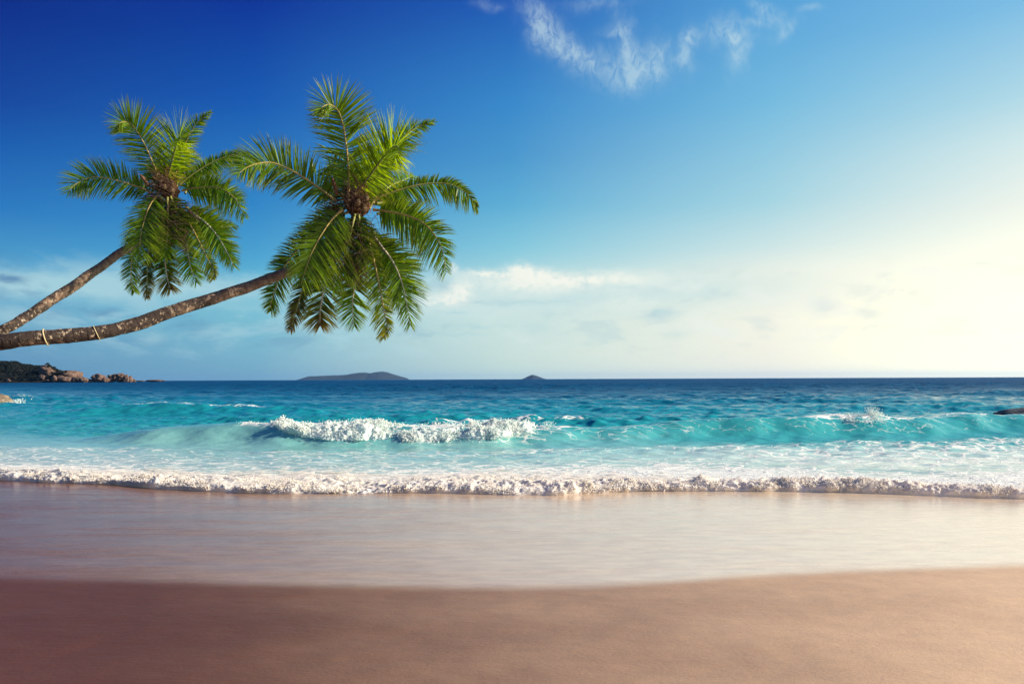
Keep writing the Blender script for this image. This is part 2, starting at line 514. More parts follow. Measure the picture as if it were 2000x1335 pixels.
def sand_mat():
    m, nt, out = new_mat('sand')
    pos = nt.node('ShaderNodeNewGeometry').outputs['Position']
    wet = nt.attr('wet')
    big = nt.noise(nt.stretch(pos, 0.5, 0.8, 1), 1.0, 4, 0.55)
    mid = nt.noise(nt.stretch(pos, 1.2, 4.0, 1, 0.12), 2.2, 5, 0.6)
    grain = nt.noise(pos, 260, 2, 0.6)
    speck = nt.noise(nt.stretch(pos, 1, 1.6, 1), 40, 3, 0.6)
    dry = nt.mix(nt.smooth(big, 0.3, 0.7), (0.30, 0.158, 0.098), (0.37, 0.205, 0.13))
    dry = nt.mix(nt.m('MULTIPLY', nt.smooth(mid, 0.35, 0.7), 0.35), dry, (0.25, 0.14, 0.095))
    dry = nt.mix(nt.m('MULTIPLY', nt.smooth(grain, 0.3, 0.75), 0.35), dry, (0.46, 0.30, 0.21))
    dry = nt.mix(nt.m('MULTIPLY', nt.smooth(speck, 0.6, 0.72), 0.3), dry, (0.15, 0.09, 0.07))
    wcol = nt.mix(nt.smooth(mid, 0.3, 0.7), (0.16, 0.105, 0.085), (0.21, 0.145, 0.115))
    wcol = nt.mix(nt.m('MULTIPLY', nt.smooth(grain, 0.3, 0.75), 0.3), wcol, (0.27, 0.19, 0.15))
    sx = nt.node('ShaderNodeSeparateXYZ')
    nt.put(sx.inputs[0], pos)
    # sideways light falloff painted into the sand colour: dark reddish left, bright right
    left_shade = nt.smooth(nt.m('ADD', nt.m('DIVIDE', sx.outputs[0], nt.m('MAXIMUM', nt.m('ADD', sx.outputs[1], 1.0), 1.0)), nt.m('MULTIPLY', nt.m('SUBTRACT', big, 0.5), 0.25)), 0.82, -0.5)
    dry = nt.mix(left_shade, nt.mix(1.0, dry, (1.75, 2.05, 1.95), 'MULTIPLY'), nt.mix(1.0, dry, (0.28, 0.175, 0.155), 'MULTIPLY'))
    wet_left_shade = nt.smooth(nt.m('ADD', nt.m('DIVIDE', sx.outputs[0], nt.m('MAXIMUM', nt.m('ADD', sx.outputs[1], 1.0), 1.0)), nt.m('MULTIPLY', nt.m('SUBTRACT', big, 0.5), 0.2)), 0.5, -0.65)  # the same shading from left to right, painted into the wet sand
    wcol = nt.mix(wet_left_shade, nt.mix(1.0, wcol, (4.0, 4.5, 3.9), 'MULTIPLY'), nt.mix(1.0, wcol, (0.72, 0.46, 0.40), 'MULTIPLY'))
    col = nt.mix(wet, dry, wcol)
    streak = nt.noise(nt.stretch(pos, 0.35, 2.2, 1, 0.35), 1.0, 6, 0.58, 0.6)
    wr = nt.linear(nt.smooth(streak, 0.35, 0.7), 0, 1, 0.15, 0.29)
    fine = nt.noise(nt.stretch(pos, 0.9, 5.5, 1, 0.3), 2.4, 5, 0.62, 0.5)
    wr = nt.m('ADD', wr, nt.linear(fine, 0.3, 0.7, -0.07, 0.07))
    rough = nt.mix(wet, (0.50, 0.50, 0.50), wr)
    bd = nt.bump(grain, 0.35, 0.0015)
    bd = nt.bump(nt.noise(nt.stretch(pos, 1, 1.5, 1), 30, 5, 0.7), nt.m('MULTIPLY', nt.m('SUBTRACT', 1.0, wet), 0.5), 0.008, bd)
    bd = nt.bump(nt.noise(nt.stretch(pos, 0.7, 1.6, 1, 0.25), 5, 5, 0.6), nt.m('MULTIPLY', nt.m('SUBTRACT', 1.0, wet), 0.35), 0.02, bd)
    bd = nt.bump(streak, nt.m('MULTIPLY', wet, 0.06), 0.02, bd)
    bd = nt.bump(fine, nt.m('MULTIPLY', wet, 0.10), 0.006, bd)
    nt.t.links.new(principled(nt, col, rough, nt.mix(wet, (0.36, 0.36, 0.36), nt.linear(left_shade, 0, 1, 0.8, 0.16)), bd, **{'Coat Weight': nt.m('MULTIPLY', wet, nt.linear(left_shade, 0, 1, 1.0, 0.0)), 'Coat Roughness': 0.16, 'Coat IOR': 1.6, 'Coat Normal': bd}), out.inputs[0])  # wet gloss is also cut towards the left along that painted shading
    return m


tag(build_beach(), 'broad sandy beach, brown in front and glossy wet towards the surf', None, None, 'structure')

# ------------------------------------------------------------------ the sea
N_WAVES = 120
wl = np.exp(rng.uniform(np.log(0.35), np.log(15), N_WAVES))
wang = rng.normal(-np.pi / 2 + 0.12, 0.68, N_WAVES)
wang = np.where(wl > 4, -np.pi / 2 + (wang + np.pi / 2) * 0.5, wang)
wamp = 0.0082 * np.minimum(wl, 5 + 0.25 * wl) ** 0.80 * rng.uniform(0.5, 1.3, N_WAVES) * np.where((wl > 0.35) & (wl < 1.7), 1.5, 0.55)
wph = rng.uniform(0, 2 * np.pi, N_WAVES)


def crest_field(x, y, yc, amp, wf, wb):
    d = y - yc
    return amp * np.where(d < 0, np.exp(-np.abs(d / wf) ** 2.3), np.exp(-np.abs(d / wb) ** 1.6))


def w1_line(x):
    return np.interp(x, [-30, -14, -9, -4, 1.5, 5, 9, 12, 15, 20, 40], [27, 24.6, 23.6, 22.6, 23.0, 24.2, 24.9, 25.2, 26.0, 27.0, 30]) + 0.12 * np.sin(x * 1.3) + 0.08 * np.sin(x * 3.1 + 1)


def w1_amp(x):
    return np.interp(x, [-16, -13.6, -12, -10.5, -8.3, -4, 1, 2.6, 4.6, 7, 9.5, 11.7, 12.8, 14, 15.4, 17, 20, 30], [0, .06, .3, .46, .60, .56, .50, .38, .46, .58, .66, .70, .56, .54, .64, .56, .4, .15])


def sea_height(x, y, spacing, full=True):
    sh = shore(x)
    near = sstep(0.3, 16, y - sh)
    h = np.zeros_like(x)
    base = 0.16 + 0.84 * near
    for k in range(N_WAVES):
        kk = 2 * np.pi / wl[k]
        a = wamp[k] * base * sstep(2.2, 5.0, wl[k] / spacing)
        ph = kk * (np.cos(wang[k]) * x + np.sin(wang[k]) * y) + wph[k]
        s = np.sin(ph)
        h += a * (s + 0.35 * (s * s - 0.5))
    h *= np.where(y > 60, 1 + 0.35 * sstep(50, 140, y), 1.0)
    group = 0.75 + 0.35 * np.sin(x * 0.11 + y * 0.05) * np.sin(x * 0.037 - 1.0 + y * 0.09)
    h *= group * (0.78 + 0.22 * sstep(38, 70, y))
    d1 = y - w1_line(x)
    h *= 1 - 0.55 * np.exp(-((d1 + 0.3) / 2.6) ** 2)
    wob = 0.5 * np.sin(x * 0.35 + 1.1) + 0.3 * np.sin(x * 0.83)
    h += crest_field(x, y, w1_line(x), w1_amp(x), 0.95, 3.0)
    h += crest_field(x, y, 41 + wob * 0.8, np.interp(x, [-32, -25, -22, -18, -13, -9, -6], [0, .12, .52, .66, .5, .25, 0]), 1.7, 4)
    h += crest_field(x, y, 31.2 + wob * 0.4, np.interp(x, [-7, -4.5, -3, 0, 3, 4.5, 7], [0, .10, .16, .18, .16, .08, 0]), 0.8, 2.4)
    h += crest_field(x, y, 35 + wob, np.interp(x, [-18, -12, -5, 4, 12, 18], [.18, .28, .24, .10, .05, 0]), 1.3, 3)
    h += crest_field(x, y, 44 + wob, np.interp(x, [-8, 8, 15, 22, 30, 40], [0, .28, .28, .38, .3, .1]), 1.8, 4)
    h += crest_field(x, y, 57 + wob, np.interp(x, [-30, -12, 0, 10, 24, 34, 50], [0.2, .1, .34, .3, .45, .4, .1]), 2.2, 5)
    h += crest_field(x, y, 76 + wob * 2, np.interp(x, [-60, -30, 0, 20, 44, 48, 54, 70], [0.1, .35, .15, .3, .25, .75, .2, .2]), 2.2, 5)
    h -= 0.07 * sstep(1.2, 0.1, y - sh)
    return h


def build_sea():
    rows = [9.5]
    while rows[-1] < 25000:
        y = rows[-1]
        rows.append(y + (0.05 if y < 18 else 0.04 if y < 27 else 0.045 + (y - 27) * 0.0055 if y < 300 else y * 0.02 if y < 2000 else y * 0.08))
    rows = np.array(rows)
    outer = np.linspace(0, 1, 40)[1:] ** 1.6 * 2.2
    u = np.concatenate([-(0.74 + outer)[::-1], np.linspace(-0.74, 0.74, 700), 0.74 + outer])
    U, Yr = np.meshgrid(u, rows)
    x, y = (U * Yr).ravel(), Yr.ravel()
    dy = np.repeat(np.gradient(rows), len(u))
    dx = np.maximum(np.tile(np.gradient(u), len(rows)) * y, 0.01)
    h = sea_height(x, y, np.maximum(dy, dx * 0.6))
    sh = shore(x)
    dist = y - sh
    P = np.c_[x, y, np.zeros_like(x)]
    # foam density left on the water
    n1 = fbm(P * [0.25, 0.5, 1], 3, 21)
    fo = 0.95 * sstep(5.2, 1.4, dist + 1.3 * n1 + 0.12 * np.clip(x, -10, 10) * -0.3)
    fo = np.maximum(fo, 0.42 * sstep(8.5, 3.5, dist + 1.5 * n1))
    mid = sstep(3, 5, dist) * sstep(w1_line(x) - 1.3, w1_line(x) - 2.8, y)
    fo = np.maximum(fo, mid * (0.34 + 0.18 * n1 + 0.08 * np.clip((x - 1) / 6, 0, 1)))
    d1 = y - w1_line(x)
    crest1 = np.exp(-(d1 / 0.5) ** 2) * np.interp(x, [-10, -8.6, -8, 0.6, 1.6, 2.4, 8.5, 9.6, 12.4, 13.5, 15, 16.5], [0, .3, .8, .8, .5, 0.15, .2, .85, .8, .35, .45, .35])
    behind = sstep(3.2, 0.3, d1) * (d1 > 0) * np.interp(x, [-9, -8, 0, 1.5, 3], [0, .5, .5, .3, 0])
    fo = np.maximum(fo, np.maximum(crest1, behind))
    front = sstep(-2.2, -0.6, d1) * (d1 < 0) * np.interp(x, [-7.6, -7, 0.4, 1.2, 9.4, 9.8, 12, 12.5, 14], [0, .3, .5, 0.32, .26, .32, .34, .3, .26])
    fo = np.maximum(fo, front)
    wob = 0.5 * np.sin(x * 0.35 + 1.1) + 0.3 * np.sin(x * 0.83)
    fo = np.maximum(fo, np.exp(-((y - 31.1 - wob * 0.4) / 0.35) ** 2) * np.interp(x, [-4, -2.8, 2.8, 3.4], [0, .58, .62, 0]))
    fo = np.maximum(fo, np.exp(-((y - 41 - wob * 0.8) / 0.4) ** 2) * np.interp(x, [-22, -20, -14, -12], [0, .5, .5, 0]))
    milk = mid * (0.16 + 0.12 * n1 + 0.62 * sstep(-1, 8, x)) * sstep(12, 5, dist) + 0.35 * sstep(5, 1.5, dist)
    caps = fbm(np.c_[x * 0.12, y * 0.05, 0 * x], 3, 33)
    fo = np.maximum(fo, sstep(0.45, 0.65, caps) * sstep(0.2, 0.4, h) * (y > 30) * (y < 110) * 0.35)
    return mesh_obj('sea', np.c_[x, y, h], grid_faces(len(rows), len(u)), sea_mat(), attrs={'foam': fo, 'milk': milk, 'shore_dist': np.log10(np.clip(dist + 10, 1, 1e5))})


def sea_mat():
    m, nt, out = new_mat('sea_water')
    geo = nt.node('ShaderNodeNewGeometry')
    pos = geo.outputs['Position']
    sd = nt.attr('shore_dist')
    patch = nt.noise(nt.stretch(pos, 0.05, 0.10, 0), 1.0, 4, 0.6)
    sd2 = nt.m('ADD', sd, nt.m('MULTIPLY', nt.m('SUBTRACT', patch, 0.5), 0.22))
    t = nt.linear(sd2, 1.0, 2.6)
    k = lambda d: (math.log10(d + 10) - 1.0) / 1.6
    col = nt.ramp(t, [
        (k(0.3), (0.42, 0.45, 0.40)), (k(3), (0.34, 0.48, 0.44)), (k(7), (0.20, 0.46, 0.45)), (k(10), (0.040, 0.30, 0.32)),
        (k(16), (0.014, 0.26, 0.30)), (k(30), (0.006, 0.20, 0.26)), (k(55), (0.004, 0.10, 0.18)), (k(100), (0.003, 0.070, 0.16)), (k(300), (0.002, 0.055, 0.155))])
    # small ripples, longer along the shore
    r1 = nt.noise(nt.stretch(pos, 1.0, 1.8, 1, 0.15), 3.2, 4, 0.55, 0.3)
    r2 = nt.noise(nt.stretch(pos, 0.5, 1.0, 1, -0.2), 1.1, 4, 0.6, 0.2)
    r3 = nt.noise(nt.stretch(pos, 0.12, 0.16, 1, 0.1), 1.0, 5, 0.65)
    far = nt.smooth(sd, 1.6, 2.3)
    n = nt.bump(r1, nt.linear(sd, 1.1, 2.0, 0.35, 0.2), 0.05)
    n = nt.bump(r2, nt.linear(sd, 1.3, 1.7, 0.35, 0.9), 0.16, n)
    n = nt.bump(r3, nt.m('MULTIPLY', far, 1.0), 3.0, n)
    milk = nt.m('MULTIPLY', nt.smooth(nt.attr('milk'), 0.0, 1.0), nt.linear(patch, 0.2, 0.8, 0.6, 1.0))
    col = nt.mix(milk, col, (0.62, 0.68, 0.62))
    water = principled(nt, col, nt.linear(far, 0, 1, 0.12, 0.50), nt.linear(far, 0, 1, 0.5, 0.03), n, ior=1.33)
    # lace of foam
    fo = nt.attr('foam')
    wv = nt.node('ShaderNodeVectorMath', operation='MULTIPLY_ADD')
    nz = nt.noise(pos, 1.1, 4, 0.6, 0, out=1)
    nt.put(wv.inputs[0], nz)
    wv.inputs[1].default_value = (0.9, 0.7, 0)
    nt.put(wv.inputs[2], pos)
    vor = nt.node('ShaderNodeTexVoronoi', feature='DISTANCE_TO_EDGE')
    nt.put(vor.inputs['Vector'], nt.stretch(wv.outputs[0], 0.8, 1.5, 0))
    vor.inputs['Scale'].default_value = 2.6
    lace = nt.smooth(vor.outputs[0], 0.0, 0.20, 1.0, 0.0)
    fn = nt.noise(nt.stretch(wv.outputs[0], 0.7, 1.7, 1), 2.6, 9, 0.72, 0.5)
    pat = nt.m('ADD', nt.m('MULTIPLY', lace, 0.38), nt.m('MULTIPLY', fn, 0.75))
    thr = nt.m('SUBTRACT', 1.02, fo)
    al = nt.smooth(nt.m('SUBTRACT', pat, thr), -0.05, 0.22)
    al = nt.m('MULTIPLY', al, nt.smooth(fo, 0.08, 0.25))
    fb = nt.bump(nt.noise(nt.stretch(pos, 1, 1.6, 1), 14, 6, 0.7), 0.8, 0.05, nt.bump(pat, 0.6, 0.08))
    foam = principled(nt, (0.78, 0.80, 0.78), 0.6, 0.3, fb)
    mx = nt.node('ShaderNodeMixShader')
    nt.put(mx.inputs[0], al)
    nt.t.links.new(water, mx.inputs[1])
    nt.t.links.new(foam, mx.inputs[2])
    nt.t.links.new(mx.outputs[0], out.inputs[0])
    return m


tag(build_sea(), 'turquoise sea rolling in small waves, deep blue towards the horizon', None, None, 'structure')


# ------------------------------------------------------------------ foam
def foam_mat(name, c1, c2, lace=False):
    m, nt, out = new_mat(name)
    pos = nt.node('ShaderNodeNewGeometry').outputs['Position']
    a = nt.noise(nt.stretch(pos, 1, 1.5, 1), 3.0, 5, 0.6)
    col = nt.mix(nt.smooth(a, 0.38, 0.66), c1, c2)
    b = nt.bump(nt.noise(pos, 45, 5, 0.7), 0.45, 0.015)
    s = principled(nt, col, 0.6, 0.2, b)
    tr = nt.node('ShaderNodeBsdfTranslucent')
    nt.put(tr.inputs[0], c2)
    mx = nt.node('ShaderNodeMixShader')
    mx.inputs[0].default_value = 0.38
    nt.t.links.new(s, mx.inputs[1])
    nt.t.links.new(tr.outputs[0], mx.inputs[2])
    if lace:
        # towards its back the foam breaks up into holes
        thin = nt.attr('thin')
        h = nt.noise(nt.stretch(pos, 0.8, 1.7, 0.3, 0.12), 3.0, 9, 0.72, 0.9)
        al = nt.smooth(nt.m('SUBTRACT', h, nt.linear(thin, 0.36, 1.0, 0.26, 0.66)), -0.03, 0.05)
        al = nt.m('MAXIMUM', al, nt.smooth(thin, 0.34, 0.24))
        tp = nt.node('ShaderNodeBsdfTransparent')
        m2 = nt.node('ShaderNodeMixShader')
        nt.put(m2.inputs[0], al)
        nt.t.links.new(tp.outputs[0], m2.inputs[1])
        nt.t.links.new(mx.outputs[0], m2.inputs[2])
        mx = m2
    nt.t.links.new(mx.outputs[0], out.inputs[0])
    return m


SHORE_FOAM = foam_mat('shore_foam', (0.94, 0.92, 0.89), (0.84, 0.78, 0.71), True)
BREAK_FOAM = foam_mat('breaker_foam', (0.93, 0.93, 0.90), (0.80, 0.90, 0.88))


def lumps(P, amps, seed=0):
    """cauliflower displacement: rounded cells of several sizes"""
    d = 0
    for k, (sc, a) in enumerate(amps):
        d = d + a * (0.75 - np.minimum(worley(P * sc, seed + 5 * k), 1.2) ** 1.5)
    return d


def droplets(points, radii, sub=1):
    v0, f0 = ico(sub)
    V = (points[:, None] + v0[None] * radii[:, None, None]).reshape(-1, 3)
    Fc = (f0[None] + (np.arange(len(points)) * len(v0))[:, None, None]).reshape(-1, 3)
    return V, Fc


def with_drops(V, Q, pts, rad, sub=1):
    """one mesh of a quad sheet and loose drops (drops as triangles)"""
    T = np.vstack([Q[:, [0, 1, 2]], Q[:, [0, 2, 3]]])
    dv, df = droplets(pts, rad, sub)
    return np.vstack([V, dv]), np.vstack([T, df + len(V)])


def froth(P, n, weight, spread, seed):
    """points of fine froth hugging a lumpy surface, thicker on its high spots"""
    r = np.random.default_rng(seed)
    i = r.choice(len(P), n, p=weight / weight.sum())
    q = P[i] + r.normal(0, 1, (n, 3)) * np.array([spread, spread, spread * 0.8])
    q[:, 2] += spread * 0.5
    return q, i


def build_shore_foam():
    xs = np.concatenate([np.linspace(-26, -10.5, 300)[:-1], np.linspace(-10.5, 10.5, 1250), np.linspace(10.5, 26, 300)[1:]])
    nv = 170
    v = np.linspace(0, 1, nv)
    Vv, Xx = np.meshgrid(v, xs, indexing='ij')
    x, v = Xx.ravel(), Vv.ravel()
    xp = np.c_[x, np.zeros_like(x), np.zeros_like(x)]
    fs = 0.40
    hgt = 0.10 + 0.07 * fbm(xp * 0.8, 3, 51) + 0.06 * fbm(xp * 0.3, 2, 50)
    hgt = hgt * np.interp(x, [-26, -12, -8, -3, 3, 9, 26], [.6, .8, .85, 1.0, 1.05, 0.85, .6])
    Lb = np.interp(x, [-12, -8, -4, 0, 4, 9, 12], [1.6, 1.9, 2.9, 3.0, 1.5, 1.5, 1.4]) * (1.25 + 0.35 * fbm(xp * 0.5, 2, 52))
    front = 0.22 * fbm(xp * 0.55, 3, 53) + 0.05 * fbm(xp * 4, 3, 54)
    t = np.clip(v / fs, 0, 1) * np.pi / 2
    b = np.clip((v - fs) / (1 - fs), 0, 1)
    y = shore(x) - 0.02 + front + 0.26 * (1 - np.cos(t)) + b * Lb
    z = hgt * np.sin(t) * (1 - 0.62 * sstep(0, 0.35, b)) - 0.015 * sstep(0.6, 1, b) + beach_z(x, shore(x)) * 0
    P = np.c_[x, y, z]
    A = sstep(0, 0.14, v) * (1 - 0.86 * sstep(0.42, 0.74, v)) * (0.8 + 0.5 * fbm(np.c_[x * 0.9, v * 2, 0 * x], 3, 66))
    Q = P + 0.06 * np.c_[fbm(P * 3, 2, 61), fbm(P * 3, 2, 62), fbm(P * 3, 2, 63)]
    Q[:, 0] *= 1 - 0.25 * sstep(fs, 0.7, v)
    d = lumps(Q, [(2.6, 0.085), (6.0, 0.055)], 70) * A
    d = d + A * (0.05 * (np.abs(fbm(Q * 4, 4, 77, 0.6)) * 2.2 - 0.4) + 0.035 * fbm(Q * 9, 4, 78, 0.6))
    patchy = fbm(P * [0.9, 1.4, 1], 3, 71)
    d = d + A * 0.05 * patchy + sstep(0.4, 0.6, v) * 0.018 * fbm(P * [5, 9, 1], 4, 79)
    ny = -np.cos(t) * (1 - b) * 0.9
    nz = 0.35 + 0.65 * np.sin(t)
    P[:, 1] += d * ny
    P[:, 2] += d * nz
    P[:, 2] = np.where(v < 0.02, -0.02, P[:, 2])
    n = 2600
    i = rng.integers(0, len(x), n)
    keep = (v[i] > 0.1) & (v[i] < 0.7)
    i = i[keep]
    pts = P[i] + np.c_[rng.normal(0, .03, len(i)), rng.normal(-.02, .04, len(i)), np.abs(rng.normal(0.01, .03, len(i)))]
    rad = rng.uniform(0.003, 0.011, len(i))
    wgt = sstep(0.02, 0.12, v) * sstep(0.66, 0.42, v) * (np.abs(x) < 11) * np.clip(0.15 + 2.0 * fbm(P * 2.2, 3, 72), 0.03, 2)
    q, qi = froth(P, 34000, wgt, 0.013, 5)
    pts = np.vstack([pts, q])
    rad = np.concatenate([rad, rng.uniform(0.004, 0.014, len(q)) * rng.uniform(0.5, 1.2, len(q))])
    V, T = with_drops(P, grid_faces(nv, len(xs)), pts, rad, 1)
    o = mesh_obj('shore_foam', V, T, SHORE_FOAM, attrs={'thin': np.concatenate([v, np.zeros(len(V) - len(v))])})
    tag(o, 'lumpy white and sandy brown foam along the front edge of the surf', 'sea foam', None, 'stuff')


def build_breaker(x0, x1, nx, nv, ang0, amp_scale, name, label, plume=()):
    xs = np.linspace(x0, x1, nx)
    v = np.linspace(0, 1, nv)
    Vv, Xx = np.meshgrid(v, xs, indexing='ij')
    x, v = Xx.ravel(), Vv.ravel()
    yc, A = w1_line(x), w1_amp(x)
    a0 = np.interp(x, *ang0)
    end = sstep(x0, x0 + min(1.5, 0.35 * (x1 - x0)), x) * sstep(x1, x1 - min(0.8, 0.35 * (x1 - x0)), x)
    ang = np.radians(a0 + (64 - a0) * v)
    xp = np.c_[x, 0 * x, 0 * x]
    ry = 0.95 + 0.2 * fbm(xp * 0.9, 3, 81)
    rz = A * (0.82 + 0.24 * fbm(xp * 1.1, 3, 82))
    y = yc + np.cos(ang) * ry + 0.10
    z = np.sign(np.sin(ang)) * np.abs(np.sin(ang)) ** 0.8 * rz - 0.01 - 0.22 * (1 - end)
    P = np.c_[x, y, z]
    Q = P + 0.10 * np.c_[fbm(P * 2.2, 2, 91), fbm(P * 2.2, 2, 92), fbm(P * 2.2, 2, 93)]
    Q = Q * [1, 1, 0.75]
    d = lumps(Q, [(1.2, 0.20), (2.8, 0.13), (6.5, 0.04)], 95) * amp_scale * (0.35 + 0.65 * end)
    d = d + amp_scale * (0.08 * (np.abs(fbm(Q * 2.6, 4, 87, 0.55)) * 2.2 - 0.4) + 0.04 * fbm(Q * [9, 7, 4], 4, 88, 0.55))
    d = d * sstep(0, 0.06, v) * sstep(1, 0.9, v)
    P[:, 1] += d * np.cos(ang) * 1.1
    P[:, 2] += d * np.maximum(np.sin(ang), 0.25)
    n = int(500 * (x1 - x0))
    i = rng.integers(0, len(x), n)
    keep = (end[i] > 0.25)
    i = i[keep]
    up = np.abs(rng.normal(0, .045, len(i))) * (0.3 + v[i])
    pts = P[i] + np.c_[rng.normal(0, .05, len(i)), rng.normal(-.05, .07, len(i)), up]
    rad = rng.uniform(0.005, 0.018, len(i))
    for (cx, hh, sp, m) in plume:
        q = np.c_[rng.normal(cx, sp, m), rng.normal(0, .12, m), rng.uniform(0, 1, m) ** 1.4 * hh]
        q[:, 0] += (rng.normal(0, 1, m) * 0.22 + 0.08) * q[:, 2]
        q[:, 1] += w1_line(q[:, 0]) - 0.1
        q[:, 2] += w1_amp(q[:, 0]) - 0.08
        pts = np.vstack([pts, q])
        rad = np.concatenate([rad, rng.uniform(0.006, 0.022, m) * (1.15 - (q[:, 2] - q[:, 2].min()) / (hh + .3))])
    wgt = np.clip(end, 0.02, 1) * sstep(0.02, 0.1, v) * np.clip(0.15 + 2.0 * fbm(P * 1.6, 3, 73), 0.03, 2)
    q, qi = froth(P, int(1700 * (x1 - x0)), wgt, 0.030, 6)
    pts = np.vstack([pts, q])
    rad = np.concatenate([rad, rng.uniform(0.008, 0.026, len(q)) * rng.uniform(0.5, 1.2, len(q))])
    V, T = with_drops(P, grid_faces(nv, nx), pts, rad, 1)
    tag(mesh_obj(name, V, T, BREAK_FOAM), label, 'sea foam', None, 'stuff')


build_shore_foam()
build_breaker(-8.5, 1.15, 820, 130, ([-8.5, -7.9, -7.2, -6.5, -5, -1, 0, 0.7, 1.2], [92, 98, 112, 138, 172, 180, 158, 138, 118]), 1.0, 'breaker_foam',
              'tumbling white foam of the breaking wave in mid surf below the palm crowns', plume=[(1.05, 0.22, 0.10, 160), (-8.0, 0.12, .2, 120)])
build_breaker(9.2, 12.4, 300, 90, ([9.2, 10, 11.3, 11.9, 12.4], [108, 122, 138, 142, 112]), 0.6, 'breaker_foam',
              'small burst of white spray on the glassy wave crest at the right', plume=[(11.75, 0.34, 0.10, 500), (11.3, 0.14, .35, 400), (12.05, 0.2, 0.10, 200)])

# ------------------------------------------------------------------ palms
def leaf_mat():
    m, nt, out = new_mat('palm_leaf')
    tint = nt.attr('tint', 'Color')
    pos = nt.node('ShaderNodeNewGeometry').outputs['Position']
    n = nt.noise(pos, 9, 3, 0.6)
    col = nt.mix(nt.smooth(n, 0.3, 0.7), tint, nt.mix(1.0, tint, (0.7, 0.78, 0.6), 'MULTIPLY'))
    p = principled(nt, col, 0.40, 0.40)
    tr = nt.node('ShaderNodeBsdfTranslucent')
    nt.put(tr.inputs[0], nt.mix(1.0, col, (2.6, 2.2, 0.9), 'MULTIPLY'))
    mx = nt.node('ShaderNodeMixShader')
    mx.inputs[0].default_value = 0.45
    nt.t.links.new(p, mx.inputs[1])
    nt.t.links.new(tr.outputs[0], mx.inputs[2])
    nt.t.links.new(mx.outputs[0], out.inputs[0])
    return m


def simple_mat(name, c1, c2, scale, rough=0.7, bump=0.4, spec=0.3):
    m, nt, out = new_mat(name)
    pos = nt.node('ShaderNodeTexCoord').outputs['Object']
    n = nt.noise(pos, scale, 5, 0.65)
    nt.t.links.new(principled(nt, nt.mix(nt.smooth(n, 0.3, 0.7), c1, c2), rough, spec, nt.bump(n, bump, 0.02)), out.inputs[0])
    return m


def bark_mat():
    m, nt, out = new_mat('palm_bark')
    pos = nt.node('ShaderNodeTexCoord').outputs['Object']
    s = nt.attr('along')                # metres along the trunk from the crown
    rough = nt.attr('old')              # 1 towards the foot: dark weathered bark with lichen
    n = nt.noise(pos, 6, 6, 0.68)
    n2 = nt.noise(pos, 22, 5, 0.7)
    blot = nt.noise(pos, 3.2, 5, 0.65, 0.4)
    c = nt.mix(nt.smooth(n, 0.3, 0.7), (0.135, 0.085, 0.058), (0.25, 0.175, 0.122))
    c = nt.mix(nt.m('MULTIPLY', nt.smooth(n2, 0.55, 0.7), 0.6), c, (0.38, 0.20, 0.10))
    dk = nt.m('MULTIPLY', nt.smooth(blot, nt.linear(rough, 0, 1, 0.60, 0.30), nt.linear(rough, 0, 1, 0.72, 0.46)), 0.93)
    c = nt.mix(dk, c, (0.030, 0.022, 0.020))
    li = nt.m('MULTIPLY', nt.smooth(nt.noise(pos, 12, 6, 0.75), 0.54, 0.62), nt.linear(rough, 0, 1, 0.15, 0.85))
    c = nt.mix(li, c, (0.50, 0.39, 0.28))
    ring = nt.m('FRACT', nt.m('ADD', nt.m('MULTIPLY', s, 9.0), nt.m('MULTIPLY', n, 0.8)))
    rr = nt.smooth(ring, 0.0, 0.22)
    c = nt.mix(nt.m('MULTIPLY', nt.m('SUBTRACT', 1.0, rr), nt.linear(rough, 0, 1, 0.4, 0.15)), c, (0.07, 0.05, 0.04))
    b = nt.bump(rr, 0.4, 0.02, nt.bump(n2, 0.8, 0.03))
    nt.t.links.new(principled(nt, c, 0.8, 0.25, b), out.inputs[0])
    return m


LEAF = leaf_mat()
BARK = bark_mat()
RIB = simple_mat('leaf_midrib', (0.36, 0.27, 0.07), (0.46, 0.36, 0.12), 4, 0.5)
RIB_PALE = simple_mat('leaf_midrib_pale', (0.50, 0.46, 0.36), (0.62, 0.58, 0.46), 14, 0.5)
RIB_GREEN = simple_mat('leaf_midrib_green', (0.20, 0.24, 0.05), (0.34, 0.32, 0.10), 4, 0.5)
FIBRE = simple_mat('palm_fibre', (0.05, 0.026, 0.014), (0.16, 0.08, 0.035), 12, 0.9, 0.8)
STALK = simple_mat('fruit_stalk', (0.14, 0.06, 0.022), (0.26, 0.13, 0.05), 10, 0.8)
STALK_DK = simple_mat('dry_fruit_stalk', (0.05, 0.028, 0.022), (0.12, 0.065, 0.05), 10, 0.9)
NUT = simple_mat('coconut_husk', (0.07, 0.045, 0.022), (0.13, 0.085, 0.035), 6, 0.55)
SPATHE = simple_mat('spathe', (0.12, 0.055, 0.025), (0.20, 0.10, 0.05), 8, 0.7)
CORD = simple_mat('cord', (0.42, 0.36, 0.19), (0.54, 0.47, 0.28), 30, 0.7)

